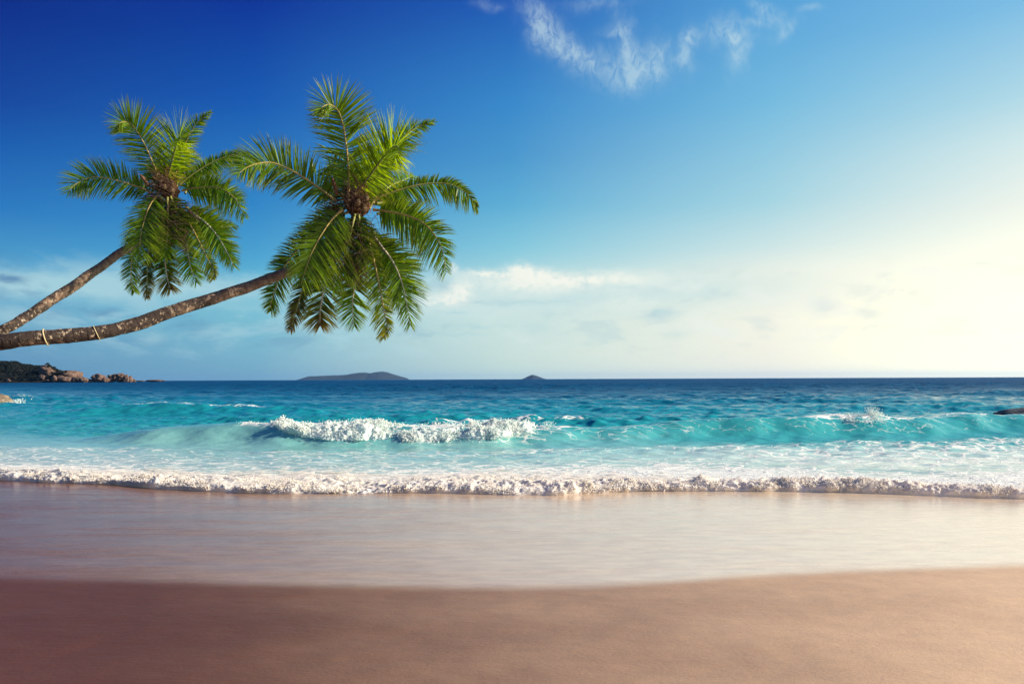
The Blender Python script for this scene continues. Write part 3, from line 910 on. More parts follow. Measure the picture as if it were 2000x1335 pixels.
# fronds in the coordinates of an enlarged view of the big crown (scale 2.518 over the photograph, origin 450,150)
# path, (length of leaflets on the left of the path, on the right), droop, depth (start, lean, curl) towards the viewer, colour, leaflet angle
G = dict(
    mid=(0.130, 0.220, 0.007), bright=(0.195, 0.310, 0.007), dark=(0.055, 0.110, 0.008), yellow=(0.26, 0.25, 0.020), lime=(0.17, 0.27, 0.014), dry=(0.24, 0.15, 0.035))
FRONDS = [
    # name path lenL lenR droop depth tint rib angle
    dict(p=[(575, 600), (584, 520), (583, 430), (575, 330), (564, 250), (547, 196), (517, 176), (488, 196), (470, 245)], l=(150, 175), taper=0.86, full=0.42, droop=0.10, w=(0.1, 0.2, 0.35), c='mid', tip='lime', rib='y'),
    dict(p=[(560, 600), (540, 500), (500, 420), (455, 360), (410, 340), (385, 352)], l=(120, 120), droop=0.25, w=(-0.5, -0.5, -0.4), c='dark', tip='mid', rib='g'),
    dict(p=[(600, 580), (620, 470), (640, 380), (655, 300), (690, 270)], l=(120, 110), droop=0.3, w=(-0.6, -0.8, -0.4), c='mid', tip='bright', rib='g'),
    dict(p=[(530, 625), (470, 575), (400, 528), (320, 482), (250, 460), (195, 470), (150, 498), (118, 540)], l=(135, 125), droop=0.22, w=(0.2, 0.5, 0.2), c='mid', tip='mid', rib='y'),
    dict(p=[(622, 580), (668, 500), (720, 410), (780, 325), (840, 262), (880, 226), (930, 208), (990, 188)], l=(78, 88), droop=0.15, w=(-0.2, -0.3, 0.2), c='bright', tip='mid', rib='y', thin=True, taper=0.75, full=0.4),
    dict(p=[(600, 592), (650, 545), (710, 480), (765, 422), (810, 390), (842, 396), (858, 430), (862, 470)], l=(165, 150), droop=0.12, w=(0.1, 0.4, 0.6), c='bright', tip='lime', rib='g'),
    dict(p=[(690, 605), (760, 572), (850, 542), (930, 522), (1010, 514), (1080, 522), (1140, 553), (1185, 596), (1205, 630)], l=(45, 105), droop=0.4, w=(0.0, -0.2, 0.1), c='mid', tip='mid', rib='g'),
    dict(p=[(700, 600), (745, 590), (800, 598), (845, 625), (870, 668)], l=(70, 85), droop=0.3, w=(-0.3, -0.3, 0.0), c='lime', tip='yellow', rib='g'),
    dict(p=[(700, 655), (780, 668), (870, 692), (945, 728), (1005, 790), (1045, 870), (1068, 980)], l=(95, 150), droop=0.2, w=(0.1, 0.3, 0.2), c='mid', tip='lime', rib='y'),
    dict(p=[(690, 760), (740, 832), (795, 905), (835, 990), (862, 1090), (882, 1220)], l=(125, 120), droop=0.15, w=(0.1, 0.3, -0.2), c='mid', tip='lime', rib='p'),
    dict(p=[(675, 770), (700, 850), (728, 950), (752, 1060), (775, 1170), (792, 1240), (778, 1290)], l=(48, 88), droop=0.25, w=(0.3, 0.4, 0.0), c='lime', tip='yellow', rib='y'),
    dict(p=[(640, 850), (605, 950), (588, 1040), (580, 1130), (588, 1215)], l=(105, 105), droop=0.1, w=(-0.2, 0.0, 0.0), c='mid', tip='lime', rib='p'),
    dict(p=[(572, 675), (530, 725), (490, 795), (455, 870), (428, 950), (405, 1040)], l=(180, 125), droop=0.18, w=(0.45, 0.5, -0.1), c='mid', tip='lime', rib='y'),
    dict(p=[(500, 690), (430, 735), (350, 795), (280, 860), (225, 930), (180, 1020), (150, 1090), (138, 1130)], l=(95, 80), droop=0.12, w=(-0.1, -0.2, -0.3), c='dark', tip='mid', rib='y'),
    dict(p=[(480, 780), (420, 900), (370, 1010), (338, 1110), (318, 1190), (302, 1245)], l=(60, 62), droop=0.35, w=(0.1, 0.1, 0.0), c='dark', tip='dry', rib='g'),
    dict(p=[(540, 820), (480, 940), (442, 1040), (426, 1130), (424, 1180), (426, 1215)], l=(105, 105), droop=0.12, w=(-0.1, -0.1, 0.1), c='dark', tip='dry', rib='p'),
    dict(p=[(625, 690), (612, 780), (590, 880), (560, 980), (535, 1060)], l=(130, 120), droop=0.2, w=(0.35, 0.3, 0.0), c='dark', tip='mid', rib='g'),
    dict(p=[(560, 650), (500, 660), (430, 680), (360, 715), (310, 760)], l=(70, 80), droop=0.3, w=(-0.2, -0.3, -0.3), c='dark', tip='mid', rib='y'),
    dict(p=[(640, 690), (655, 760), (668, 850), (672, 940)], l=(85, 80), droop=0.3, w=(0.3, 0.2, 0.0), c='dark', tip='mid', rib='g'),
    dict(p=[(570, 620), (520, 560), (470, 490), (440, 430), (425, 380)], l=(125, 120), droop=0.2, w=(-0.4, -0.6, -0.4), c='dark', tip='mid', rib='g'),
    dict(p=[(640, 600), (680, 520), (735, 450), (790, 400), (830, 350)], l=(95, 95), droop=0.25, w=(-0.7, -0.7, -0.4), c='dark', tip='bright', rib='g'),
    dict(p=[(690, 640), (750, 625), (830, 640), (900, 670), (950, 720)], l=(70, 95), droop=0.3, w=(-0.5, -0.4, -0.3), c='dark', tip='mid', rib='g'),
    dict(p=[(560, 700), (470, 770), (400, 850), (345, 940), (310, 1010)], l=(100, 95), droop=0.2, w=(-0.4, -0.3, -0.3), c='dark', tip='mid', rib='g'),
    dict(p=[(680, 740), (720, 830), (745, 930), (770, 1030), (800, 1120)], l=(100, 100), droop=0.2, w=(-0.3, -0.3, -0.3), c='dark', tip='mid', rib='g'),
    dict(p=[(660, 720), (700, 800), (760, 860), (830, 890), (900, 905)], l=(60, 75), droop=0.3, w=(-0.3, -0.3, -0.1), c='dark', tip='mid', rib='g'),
]
CENTRE = np.array([612.0, 660.0])


class Frame:
    """maps crown drawing coordinates (right, up, towards viewer, in metres) into the place"""
    def __init__(self, px, py, depth, scale, rot):
        self.o = at(px, py, depth)
        self.k = scale * depth / F
        self.c, self.s = math.cos(rot), math.sin(rot)

    def pt(self, zx, zy, w=0.0):
        u, v = (zx - CENTRE[0]) / 2.518 * self.k, -(zy - CENTRE[1]) / 2.518 * self.k
        return self.o + np.array([u * self.c - v * self.s, -w * self.k * 110, u * self.s + v * self.c])


def make_frond(fr, f, seed):
    r = np.random.default_rng(seed)
    n = 60
    P2 = spline(f['p'], n)
    t = np.linspace(0, 1, n)
    w0, w1, w2 = f['w']
    path = np.array([fr.pt(x, y, w0 + w1 * a + w2 * a * a) for (x, y), a in zip(P2, t)])
    seg = np.linalg.norm(np.diff(path, axis=0), axis=1)
    L = np.concatenate([[0], np.cumsum(seg)])
    total = L[-1]
    T = np.gradient(path, axis=0)
    T /= np.linalg.norm(T, axis=1)[:, None]
    view = np.array([0.0, -1.0, 0.12])
    unit = fr.k / 2.518
    V, Fc, C = [], [], []
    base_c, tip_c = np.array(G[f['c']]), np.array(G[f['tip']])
    step = 0.0124 * (fr.k * F / 15.0) ** 0.5
    count = int(total / step)
    for side, ln in ((1, f['l'][0]), (-1, f['l'][1])):
        clump = 0.0
        for j in range(count):
            a = 0.07 + 0.94 * (j + r.uniform(-.4, .4)) / count
            if a > 1 or a < 0.06:
                continue
            if r.random() < (0.06 if not f.get('thin') else 0.06 + 0.45 * (0.55 < a < 0.8)):
                continue
            if a > 0.7 and r.random() < 0.35 * (a - 0.7) / 0.3:
                continue
            i = np.interp(a, t, np.arange(n))
            i0 = int(min(i, n - 2))
            q = i - i0
            p = path[i0] * (1 - q) + path[i0 + 1] * q
            tg = T[i0] * (1 - q) + T[i0 + 1] * q
            N = view - tg * view.dot(tg)
            N /= np.linalg.norm(N) + 1e-9
            S = np.cross(N, tg)
            S /= np.linalg.norm(S)
            prof = (0.55 + 0.45 * min(1, (a - 0.06) / 0.22)) * (1 - f.get('taper', 0.66) * max(0, (a - f.get('full', 0.62)) / (1 - f.get('full', 0.62))) ** 1.5)
            ll = ln * unit * prof * r.uniform(0.84, 1.10) * 1.2
            if j % 7 == 0:
                clump = r.normal(0, 0.10)
            al = math.radians(72 - 32 * a ** 1.6) + clump + r.normal(0, 0.07) - 0.22 * max(0, a - 0.75) / 0.25
            lift = r.normal(0.10, 0.12)          # leaflets rise a little off the rib's plane, towards the upper side
            dvec = tg * math.cos(al) + S * side * math.sin(al) + N * lift
            dvec /= np.linalg.norm(dvec)
            wd = (0.025 + 0.009 * r.random()) * (1 - 0.45 * a * a) * (fr.k * F / 15.0) * 0.85
            wdir = np.cross(dvec, N)
            wdir = wdir / np.linalg.norm(wdir) + N * r.normal(0, 0.35)
            wdir /= np.linalg.norm(wdir)
            ns = 5
            pts, d = [p], dvec.copy()
            for s in range(ns):
                d = d + np.array([0, 0, -1.0]) * (f['droop'] + 0.05) * 0.46 * (s + 1) / ns * (0.7 + 0.6 * r.random())
                d /= np.linalg.norm(d)
                pts.append(pts[-1] + d * ll / ns)
            pts = np.array(pts)
            prof_w = np.array([0.55, 1.0, 0.95, 0.72, 0.42, 0.04]) * wd * 0.5
            fold = N * 0.25
            b = len(V) * 0 + sum(len(x) for x in V)
            left = pts + wdir * prof_w[:, None] + fold * prof_w[:, None]
            right = pts - wdir * prof_w[:, None] + fold * prof_w[:, None]
            V.append(np.stack([left, pts, right], 1).reshape(-1, 3))
            for s in range(ns):
                o = b + s * 3
                Fc += [[o, o + 1, o + 4, o + 3], [o + 1, o + 2, o + 5, o + 4]]
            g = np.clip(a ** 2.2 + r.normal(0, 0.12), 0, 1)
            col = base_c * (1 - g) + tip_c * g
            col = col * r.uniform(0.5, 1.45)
            tipm = np.linspace(0, 1, ns + 1) ** 3 * r.uniform(0.0, 0.9)
            ends = np.array([0.22, 0.19, 0.03]) if r.random() < 0.75 else np.array([0.16, 0.10, 0.04])
            cc = col[None] * (1 - tipm[:, None]) + ends[None] * tipm[:, None]
            C.append(np.repeat(cc, 3, axis=0))
    rad = np.interp(t, [0, 0.08, 0.5, 1], [0.032, 0.024, 0.014, 0.004]) * (fr.k * F / 15.0)
    return np.vstack(V), np.array(Fc), np.vstack(C), path, rad


def fibres(fr, c, n, length, spread, seed, rad=0.006, aim=None, sag=0.3, start=0.25):
    """bundle of thin curved strands from a point"""
    r = np.random.default_rng(seed)
    V, Fc = [], []
    b = 0
    for k in range(n):
        if aim is None:
            ang = r.uniform(0, 2 * np.pi)
        else:
            ang = math.radians(r.normal(aim, spread))
        ln = length * r.uniform(0.45, 1.1)
        zx, zy, w = c[0] + r.normal(0, length * start * .5), c[1] + r.normal(0, length * start * .5), c[2] + r.normal(0, .12)
        bend = r.normal(0, 0.4)
        pts = []
        for s in np.linspace(0, 1, 5):
            aa = ang + bend * s
            pts.append(fr.pt(zx + math.cos(aa) * ln * s, zy - math.sin(aa) * ln * s + sag * ln * s * s, w + s * r.normal(0.1, .25)))
        v, f, _ = tube(pts, np.linspace(1, 0.4, 5) * rad * (fr.k * F / 15.0), 4)
        V.append(v)
        Fc.append(f + b)
        b += len(v)
    return np.vstack(V), np.vstack(Fc)


def blob_mesh(fr, c, rx, ry, rd, seed, amp=0.25):
    v, f = ico(4)
    d = 1 + amp * fbm(v * 2.2 + seed, 4, seed) + 0.10 * vnoise(v * 9 + seed, seed)
    v = v * d[:, None]
    k = fr.k / 2.518
    o = fr.pt(*c)
    return o + v * [rx * k, rd * k, ry * k], f


def build_palm(name, label, frame, trunk_px, extra, seed, cords=()):
    """trunk_px: (x, y, depth, radius in px); extra: ground-side points in metres with radius"""
    ctrl = [np.append(at(x, y, d), rp / F * d) for x, y, d, rp in trunk_px] + [np.array(e, float) for e in extra]
    path4 = spline(ctrl, 260)
    path, rad = path4[:, :3].copy(), path4[:, 3].copy()
    foot = path[-1].copy()
    foot[2] = float(beach_z(foot[0], foot[1]))
    root = empty(name, foot)
    tag(root, label, 'palm tree', 'leaning coconut palms')
    base = np.array(foot)
    seg = np.concatenate([[0], np.cumsum(np.linalg.norm(np.diff(path, axis=0), axis=1))])
    wob = np.c_[fbm(np.c_[seg * 1.1, seg * 0, seg * 0], 3, seed), fbm(np.c_[seg * 1.1, seg * 0 + 9, seg * 0], 3, seed), fbm(np.c_[seg * 1.1, seg * 0 + 20, seg * 0], 3, seed)]
    path += wob * 0.035
    sides = 28
    v, f, T = tube(path, rad, sides)
    s = np.repeat(seg, sides)
    ctr = np.repeat(path, sides, 0)
    out_ = v - ctr
    lump = fbm(v * [4, 4, 4], 4, seed + 3)
    old = np.clip((s - 1.2) / 2.2, 0, 1)
    ringh = (s * 9.0) % 1.0
    disp = 1 + 0.10 * lump * (0.6 + 0.8 * old) + 0.045 * np.exp(-((ringh - 0.5) / 0.2) ** 2) * (1 - 0.5 * old) + 0.06 * fbm(v * 11, 3, seed + 5) * old
    v = ctr + out_ * disp[:, None]
    mesh_obj('trunk', v, f, BARK, root, attrs={'along': s, 'old': old}, base=base)
    crown = empty('crown', (0, 0, 0))
    crown.parent = root
    crown.location = frame.o - base
    cb = frame.o
    rib = {'y': RIB, 'p': RIB_PALE, 'g': RIB_GREEN}
    for k, fd in enumerate(FRONDS):
        V, Q, C, rp, rr = make_frond(frame, fd, seed * 100 + k)
        rv, rf, _ = tube(rp, rr, 7)
        # leaflets and midrib of one frond in one mesh with two materials
        o = mesh_obj('frond', np.vstack([V, rv]), np.vstack([Q, rf + len(V)]), LEAF, crown, attrs={'tint': np.vstack([C, np.tile([0.3, 0.25, 0.08], (len(rv), 1))])}, base=cb)
        o.data.materials.append(rib[fd['rib']])
        mi = np.zeros(len(Q) + len(rf), np.int32)
        mi[len(Q):] = 1
        o.data.polygons.foreach_set('material_index', mi)
        if fd['tip'] in ('yellow', 'dry'):
            o['label'] = 'yellowing frond with brown tips'
    # fibrous heart, spathe, fruit stalks, nuts
    v, f = blob_mesh(frame, (630, 640, 0.15), 54, 54, 45, seed, 0.3)
    mesh_obj('fibre_heart', v, f, FIBRE, crown, base=cb)
    v, f = fibres(frame, (635, 630, 0.5), 110, 62, 0, seed + 1, 0.006, None, 0.15, 0.8)
    mesh_obj('heart_fibres', v, f, STALK_DK, crown, base=cb)
    v, f = fibres(frame, (650, 610, 0.3), 60, 90, 38, seed + 2, 0.006, 60, 0.1, 0.6)
    mesh_obj('flower_stalk', v, f, STALK, crown, base=cb)
    v, f = fibres(frame, (530, 650, 0.1), 70, 90, 25, seed + 3, 0.007, 175, 0.3, 0.5)
    mesh_obj('flower_stalk', v, f, STALK_DK, crown, base=cb)
    v, f = fibres(frame, (640, 800, 0.2), 260, 110, 60, seed + 4, 0.006, -110, 0.2, 0.9)
    mesh_obj('fruit_stalk', v, f, STALK_DK, crown, base=cb)
    v, f = fibres(frame, (620, 925, 0.2), 240, 100, 0, seed + 5, 0.006, None, 0.25, 0.5)
    mesh_obj('fruit_stalk', v, f, STALK_DK, crown, base=cb)
    # shaft inside the crown down to the fruit
    pts = [frame.pt(400, 905, -0.1), frame.pt(500, 850, -0.1), frame.pt(580, 760, -0.05), frame.pt(615, 690, 0.0), frame.pt(625, 640, 0.1)]
    pv = spline(pts, 30)
    v, f, _ = tube(pv, np.linspace(22, 30, 30) * frame.k / 2.518, 16)
    v += 0.02 * np.c_[fbm(v * 8, 3, 1), fbm(v * 8, 3, 2), fbm(v * 8, 3, 3)]
    mesh_obj('leaf_sheath', v, f, FIBRE, crown, base=cb)
    sp = spline([frame.pt(552, 610, .5), frame.pt(545, 580, .55), frame.pt(538, 550, .6), frame.pt(532, 530, .62)], 14)
    v, f, _ = tube(sp, np.array([.6, .8, .95, 1, 1, 1, .95, .9, .8, .7, .55, .4, .2, .03]) * 10 * frame.k / 2.518, 10)
    mesh_obj('spathe', v, f, SPATHE, crown, base=cb)
    for k, (zx, zy, w) in enumerate([(600, 640, .55), (650, 650, .6), (680, 620, .4), (625, 600, .5), (672, 668, .45), (612, 905, .35), (636, 950, .3), (655, 900, .2)]):
        v, f = ico(3)
        v = v * [1, 1, 1.18]
        v = v * (1 + 0.05 * vnoise(v * 2 + k, k))[:, None] * 17 * frame.k / 2.518
        mesh_obj('coconut', v + frame.pt(zx, zy, w), f, NUT, crown, base=cb)
    for (px, lbl, thick) in cords:
        # a cord wound once round the trunk where it crosses photo column px
        col = (path[:, 0] / path[:, 1]) * F + 1000
        i = int(np.argmin(np.abs(col - px)))
        R = rad[i] * 1.10
        ang = np.linspace(0, 2 * np.pi, 40)
        t = T[i]
        a = np.cross(t, [0, -1, 0.2]); a /= np.linalg.norm(a)
        b = np.cross(a, t)
        loop = path[i] + R * (a * np.cos(ang)[:, None] + b * np.sin(ang)[:, None]) + t * (0.03 * np.sin(ang + 0.6))[:, None]
        v, f, _ = tube(loop, np.full(40, thick), 8)
        v = np.vstack([v])
        o = mesh_obj('cord', v, f, CORD)
        tag(o, lbl, 'cord')
    return root


big = Frame(697, 414, 15.0, 1.0, 0.0)
build_palm('palm_tree', 'big leaning coconut palm in front, its nearly level trunk tied with two cords', big,
           [(650, 486, 15.1, 8.5), (600, 517, 15.0, 9.2), (550, 537, 14.9, 9.6), (450, 572, 14.5, 11.0), (350, 604, 14.0, 12.0), (250, 638, 13.5, 13), (130, 656, 13.0, 13.6), (0, 669, 12.6, 14.6)],
           [(-9.9, 12.3, 2.33, .128), (-11.2, 12.0, 2.02, .135), (-12.3, 11.7, 1.4, .145), (-12.9, 11.5, 0.6, .165), (-13.1, 11.4, -0.25, .22)], 11,
           cords=[(87, 'pale cord tied round the big palm trunk near its left end', 0.012), (187, 'thin yellow cord tied round the big palm trunk, nearer the crown than the pale one', 0.008)])
small = Frame(335, 384, 19.5, 0.775, math.radians(17.0))
build_palm('palm_tree', 'smaller coconut palm behind on the left, its slender trunk rising steeply', small,
           [(300, 455, 19.6, 6.8), (268, 476, 19.5, 7.4), (235, 494, 19.4, 7.6), (200, 521, 19.2, 8.4), (150, 556, 18.8, 9.4), (100, 587, 18.4, 9.8), (50, 620, 18.0, 9.6), (0, 648, 17.6, 9.6)],
           [(-13.2, 17.2, 2.25, .118), (-14.6, 16.6, 1.45, .13), (-15.5, 16.0, 0.6, .15), (-15.8, 15.6, -0.25, .2)], 23)


# ------------------------------------------------------------------ rocks, headland, islands
def granite_mat():
    m, nt, out = new_mat('granite')
    pos = nt.node('ShaderNodeNewGeometry').outputs['Position']
    n = nt.noise(pos, 0.35, 6, 0.65)
    st = nt.noise(nt.stretch(pos, 0.5, 0.5, 0.12), 1.0, 5, 0.6)
    c = nt.mix(nt.smooth(n, 0.3, 0.7), (0.095, 0.060, 0.048), (0.19, 0.128, 0.098))
    c = nt.mix(nt.m('MULTIPLY', nt.smooth(st, 0.48, 0.68), 0.75), c, (0.06, 0.045, 0.045))
    nt.t.links.new(principled(nt, c, 0.85, 0.2, nt.bump(n, 0.6, 0.5)), out.inputs[0])
    return m


def near_rock_mat(name, c1, c2, c3):
    m, nt, out = new_mat(name)
    pos = nt.node('ShaderNodeNewGeometry').outputs['Position']
    n = nt.noise(pos, 2.2, 6, 0.65)
    c = nt.mix(nt.smooth(n, 0.35, 0.65), c1, c2)
    c = nt.mix(nt.m('MULTIPLY', nt.smooth(nt.noise(pos, 7, 4, 0.6), 0.55, 0.7), 0.7), c, c3)
    nt.t.links.new(principled(nt, c, 0.6, 0.4, nt.bump(n, 0.8, 0.15)), out.inputs[0])
    return m


GRANITE = granite_mat()


def rock_mesh(name, centre, radii, seed, mat, sub=4, amp=0.28, tilt=0.0, parent=None):
    v, f = ico(sub)
    d = 1 + amp * fbm(v * 1.5 + seed * 3.1, 4, seed) + 0.10 * fbm(v * 5 + seed, 3, seed + 1)
    v = v * d[:, None]
    v = np.sign(v) * np.abs(v) ** 0.9 * np.array(radii)
    c, s = math.cos(tilt), math.sin(tilt)
    v = np.c_[v[:, 0] * c - v[:, 2] * s, v[:, 1], v[:, 0] * s + v[:, 2] * c]
    ctr = np.array(centre, float)
    o = mesh_obj(name, v, f, mat, parent)
    if parent is None:
        o.location = ctr
    return o


HD = 900.0
PXM = HD / F
boulders = [
    # px, py, rx, ry, tilt, label
    (90, 724, 16, 11, -0.45, 'tall granite dome with a bright sloping face in the headland wood'),
    (138, 732, 24, 10, -0.12, 'broad rounded granite dome at the right end of the headland wood'),
    (118, 740, 8, 6, 0.2, 'blocky boulder at the foot of the broad granite dome, left end'),
    (132, 742, 12, 5.5, 0.0, 'wide boulder under the middle of the broad granite dome'),
    (150, 741, 10, 5.5, 0.1, 'pale boulder under the right half of the broad granite dome'),
    (163, 742.5, 9, 5, 0.0, 'low boulder just right of the broad granite dome'),
    (177, 744, 9, 3.6, -0.15, 'flat sloping boulder before the gap right of the broad dome'),
    (192, 739, 12, 7.5, 0.15, 'dark bush-topped rock past the gap, largest of the outer rocks'),
    (206, 742, 7, 5, 0.0, 'brown boulder leaning on the dark bush-topped rock'),
    (217, 739, 7, 6.5, 0.1, 'dark square boulder in the middle of the outer rocks'),
    (226, 737, 7, 6.5, 0.0, 'upright pale block left of the outer rocks highest point'),
    (235, 733, 8, 4.5, 0.1, 'flat capstone forming the highest point of the outer rocks'),
    (236, 741, 8, 6, 0.0, 'boulder directly beneath the flat capstone'),
    (246, 740, 6, 7, 0.0, 'tall bright orange boulder right of the capstone'),
    (254, 741, 5.5, 6, 0.1, 'rounded sunlit boulder second from the right end of the outer rocks'),
    (261, 743.5, 4.5, 3.5, 0.0, 'small rounded boulder at the right tip of the outer rocks'),
    (5, 743, 4, 4.5, 0.0, 'lone orange boulder at the waterline nearest the left edge of the headland'),
    (17, 743, 5, 3.5, 0.1, 'second boulder from the left along the headland waterline'),
    (45, 742.5, 5, 4, 0.4, 'pointed boulder alone below the middle of the wood'),
    (65, 742, 4.5, 4, -0.3, 'pale slanting boulder below the tall granite dome, left of its pile'),
    (73, 744, 4, 3, 0.0, 'small orange boulder at the water left of the dome pile'),
    (82, 736, 6, 4, 0.0, 'boulder halfway up the slope under the tall granite dome'),
    (84, 742.5, 5, 3.6, -0.2, 'pale boulder at the water straight below the tall granite dome'),
    (93, 744, 4.5, 2.8, 0.0, 'low brown boulder at the water between the two granite domes'),
    (106, 739, 5, 5, 0.2, 'boulder on the slope between the two granite domes'),
]
for k, (px, py, rx, ry, tl, lab) in enumerate(boulders):
    d = HD + (rng.uniform(-6, 6) if ry < 9 else 14)
    c = at(px, py, d)
    o = rock_mesh('boulder', c, (rx * PXM * (0.9 if rx > 14 else 1.0), rx * PXM * 0.75, ry * PXM * (0.92 if rx > 14 else 1.08)), k + 3, GRANITE, 4, 0.5, tl)
    tag(o, lab, 'boulder', 'granite boulders along the headland')
for (px, py, rx, ry, lab) in [(303, 743.2, 19, 2.2, 'long low reef rock barely above the water beyond the headland tip'), (274, 743.6, 9, 1.3, 'flat sliver of reef rock between the headland tip and the longer reef')]:
    tag(rock_mesh('reef_rock', at(px, py, HD + 60), (rx * PXM * 1.06, 6, ry * PXM), int(px), GRANITE, 4, 0.3), lab, 'reef rock')


def build_headland():
    xs = np.linspace(-760, -478, 240)
    ysg = np.linspace(HD - 14, HD + 190, 60)
    X, Y = np.meshgrid(xs, ysg)
    x, y = X.ravel(), Y.ravel()
    sil = np.interp(x / np.maximum(y, HD) * F + 1000, [-400, -150, -40, 0, 30, 45, 70, 95, 108, 125, 150, 175, 195], [668, 684, 698, 706, 706, 712, 716, 715, 722, 729, 735, 752, 762])
    top = H + (horizon(0) - sil) * PXM
    t = np.clip((y - (HD - 8)) / 60, 0, 1)
    z = top * np.sin(t * np.pi / 2) ** 0.8 * (1 - 0.5 * np.clip((y - HD - 60) / 130, 0, 1) ** 2)
    z = z + 1.2 * fbm(np.c_[x, y, 0 * x] * 0.06, 4, 5) - 0.8
    z = np.where(t <= 0, -2, z)
    m = simple_mat('headland_soil', (0.004, 0.006, 0.005), (0.009, 0.009, 0.007), 0.2, 0.95)
    tag(mesh_obj('headland_hill', np.c_[x, y, z], grid_faces(len(ysg), len(xs)), m), 'low wooded headland reaching into the sea at the left', None, None, 'structure')
    # the wood on it: crowns of many small leaf cards over rounded volumes
    V, Fc, C = [], [], []
    b = 0
    cand = rng.integers(0, len(x), 5200)
    n = 0
    for i in cand:
        px = x[i] / y[i] * F + 1000
        if z[i] < 1.2 or y[i] > HD + 75 or y[i] < HD - 4:
            continue
        if 74 < px < 102 and y[i] < HD + 30 and z[i] < H + (horizon(px) - 716) * PXM:
            continue
        if px > 112 and y[i] < HD + 22:
            continue
        rr = rng.uniform(1.6, 3.4)
        q = 46
        dirs = rng.normal(0, 1, (q, 3))
        dirs /= np.linalg.norm(dirs, axis=1)[:, None]
        dirs[:, 2] = np.abs(dirs[:, 2]) - 0.25
        ctr = np.array([x[i], y[i], z[i] + rr * 0.5]) + dirs * rr * rng.uniform(0.6, 1.05, (q, 1)) * [1, 1, 0.8]
        a = rng.normal(0, 1, (q, 3)); a /= np.linalg.norm(a, axis=1)[:, None]
        c = np.cross(dirs, a); c /= np.linalg.norm(c, axis=1)[:, None] + 1e-6
        s = rng.uniform(0.3, 0.65, (q, 1))
        quad = np.stack([ctr - a * s, ctr - c * s, ctr + a * s, ctr + c * s], 1)
        V.append(quad.reshape(-1, 3))
        Fc.append(np.arange(q * 4).reshape(-1, 4) + b)
        b += q * 4
        tone = rng.uniform(0.6, 1.4)
        C.append(np.tile(np.array([0.005, 0.010, 0.008]) * tone, (q * 4, 1)))
        n += 1
    for (px, py, w) in [(108, 729, 3), (114, 727.5, 3), (120, 726, 3), (126, 725.5, 2.5), (104, 731, 3), (96, 714, 3), (103, 718, 3), (109, 722, 3), (92, 712, 3), (182, 737, 2.6), (187, 734.5, 3), (193, 733, 2.6), (199, 734.5, 2), (214, 734, 2), (222, 733, 1.6)]:
        for _ in range(5):
            q = 40
            dirs = rng.normal(0, 1, (q, 3))
            dirs /= np.linalg.norm(dirs, axis=1)[:, None]
            c0 = at(px + rng.normal(0, 2), py + rng.normal(0, .8), HD + rng.uniform(-2, 12))
            ctr = c0 + dirs * rng.uniform(0.5, 1.0, (q, 1)) * w * 0.55 * [1.3, 1, 0.8]
            a = rng.normal(0, 1, (q, 3)); a /= np.linalg.norm(a, axis=1)[:, None]
            c = np.cross(dirs, a); c /= np.linalg.norm(c, axis=1)[:, None] + 1e-6
            s = rng.uniform(0.25, 0.55, (q, 1))
            V.append(np.stack([ctr - a * s, ctr - c * s, ctr + a * s, ctr + c * s], 1).reshape(-1, 3))
            Fc.append(np.arange(q * 4).reshape(-1, 4) + b)
            b += q * 4
            C.append(np.tile(np.array([0.007, 0.012, 0.008]) * rng.uniform(0.6, 1.4), (q * 4, 1)))
    m, nt, out = new_mat('wood_leaves')
    nt.t.links.new(principled(nt, nt.attr('tint', 'Color'), 0.7, 0.2), out.inputs[0])
    tag(mesh_obj('forest', np.vstack(V), np.vstack(Fc), m, smooth=False, attrs={'tint': np.vstack(C)}), 'dark green wood covering the headland above its boulders', 'forest', None, 'stuff')


build_headland()


def build_island(px_pts, depth, name, label, thick):
    xs = np.linspace(px_pts[0][0], px_pts[-1][0], 160)
    ys = np.interp(xs, *np.array(px_pts).T)
    hgt = (horizon(xs) - ys) / F * depth + H
    hgt = np.maximum(hgt, -3)
    q = np.linspace(-1, 1, 31)
    X = np.repeat(((xs - 1000) / F * depth)[None], len(q), 0)
    Yy = depth + q[:, None] * thick * np.sqrt(np.maximum(hgt / hgt.max(), 0.02))[None]
    prof = np.cos(q * np.pi / 2) ** 0.9
    Z = prof[:, None] * (hgt[None] + 6) - 6
    P = np.c_[X.ravel(), Yy.ravel(), Z.ravel()]
    P[:, 2] += 6 * fbm(P * [0.012, 0.012, 0], 4, 3) * np.repeat(prof, len(xs)) * np.tile(sstep(0, 12, hgt), len(q))
    m = simple_mat(name + '_scrub', (0.004, 0.012, 0.020), (0.012, 0.022, 0.030), 0.02, 0.95)
    tag(mesh_obj(name, P, grid_faces(len(q), len(xs)), m), label, None, None, 'structure')


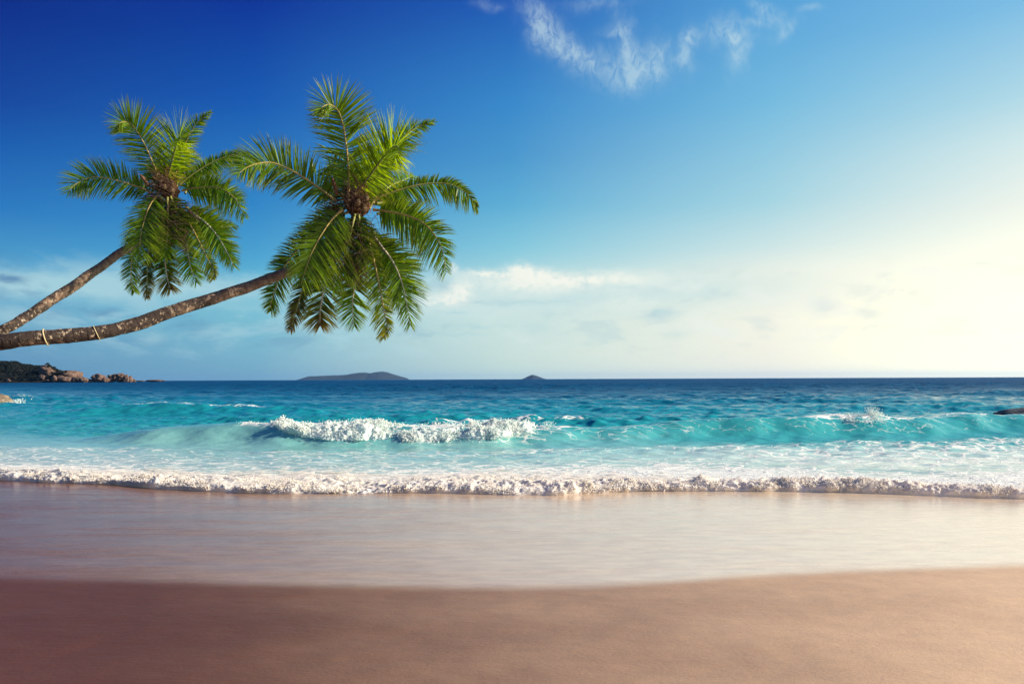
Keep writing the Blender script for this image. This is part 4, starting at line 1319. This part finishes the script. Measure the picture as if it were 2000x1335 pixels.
build_island([(578, 742), (586, 740), (594, 737.5), (604, 734.5), (622, 734), (640, 733), (662, 732.5), (680, 731), (700, 727.5), (712, 727), (724, 728.6), (732, 726.6), (746, 725), (757, 726.8), (770, 731), (784, 735), (794, 738), (800, 741.5), (806, 743)], 14000, 'island', 'long hazy blue island on the horizon below the big palm crown', 620)
build_island([(1016, 741), (1024, 738.2), (1032, 734), (1040, 731.2), (1046, 732.6), (1056, 736.2), (1064, 739), (1072, 741)], 12500, 'island', 'small peaked blue island on the horizon right of the long one', 180)

ROCK_L = near_rock_mat('mossy_rock', (0.10, 0.085, 0.06), (0.26, 0.19, 0.12), (0.06, 0.07, 0.035))
ROCK_R = near_rock_mat('dark_rock', (0.018, 0.022, 0.032), (0.035, 0.04, 0.05), (0.012, 0.014, 0.02))
c = at(-14, 782, 62)
tag(rock_mesh('rock', (c[0], 62, -0.10), (1.62, 1.3, 0.98), 41, ROCK_L, 5, 0.22, -0.15), 'mossy brown rock in the sea at the left edge of the picture', 'rock')
c = at(2012, 808, 38)
tag(rock_mesh('rock', (c[0] + 0.5, 38, 0.0), (2.4, 1.1, 0.42), 44, ROCK_R, 5, 0.2, 0.05), 'low dark rock behind the wave crest at the right edge', 'rock')
# spray beside the mossy rock
sc = at(30, 777, 61.5)
n = 260
q = np.c_[rng.normal(sc[0], .28, n), rng.normal(61.4, .25, n), np.abs(rng.normal(0.05, .2, n))]
q[:, 0] += q[:, 2] * 0.9
V, T = droplets(q, rng.uniform(0.015, 0.05, n))
tag(mesh_obj('splash', V, T, BREAK_FOAM), 'little white splash beside the mossy rock at the left', 'splash', None, 'stuff')


# ------------------------------------------------------------------ air
def build_haze():
    x0, x1, y0, y1, z0, z1 = -100000, 100000, -400, 26000, -6, 165
    V = np.array([(x, y, z) for x in (x0, x1) for y in (y0, y1) for z in (z0, z1)], float)
    Fc = [[0, 1, 3, 2], [4, 6, 7, 5], [0, 4, 5, 1], [2, 3, 7, 6], [0, 2, 6, 4], [1, 5, 7, 3]]
    m, nt, out = new_mat('haze')
    p = nt.node('ShaderNodeVolumePrincipled')
    p.inputs['Color'].default_value = (0.24, 0.52, 1.0, 1)
    p.inputs['Density'].default_value = 2.0e-5
    p.inputs['Anisotropy'].default_value = 0.2
    nt.t.links.new(p.outputs[0], out.inputs['Volume'])
    o = mesh_obj('haze', V, Fc, m, smooth=False)
    tag(o, 'thin sea haze over the whole bay', 'haze', None, 'stuff')


build_haze()
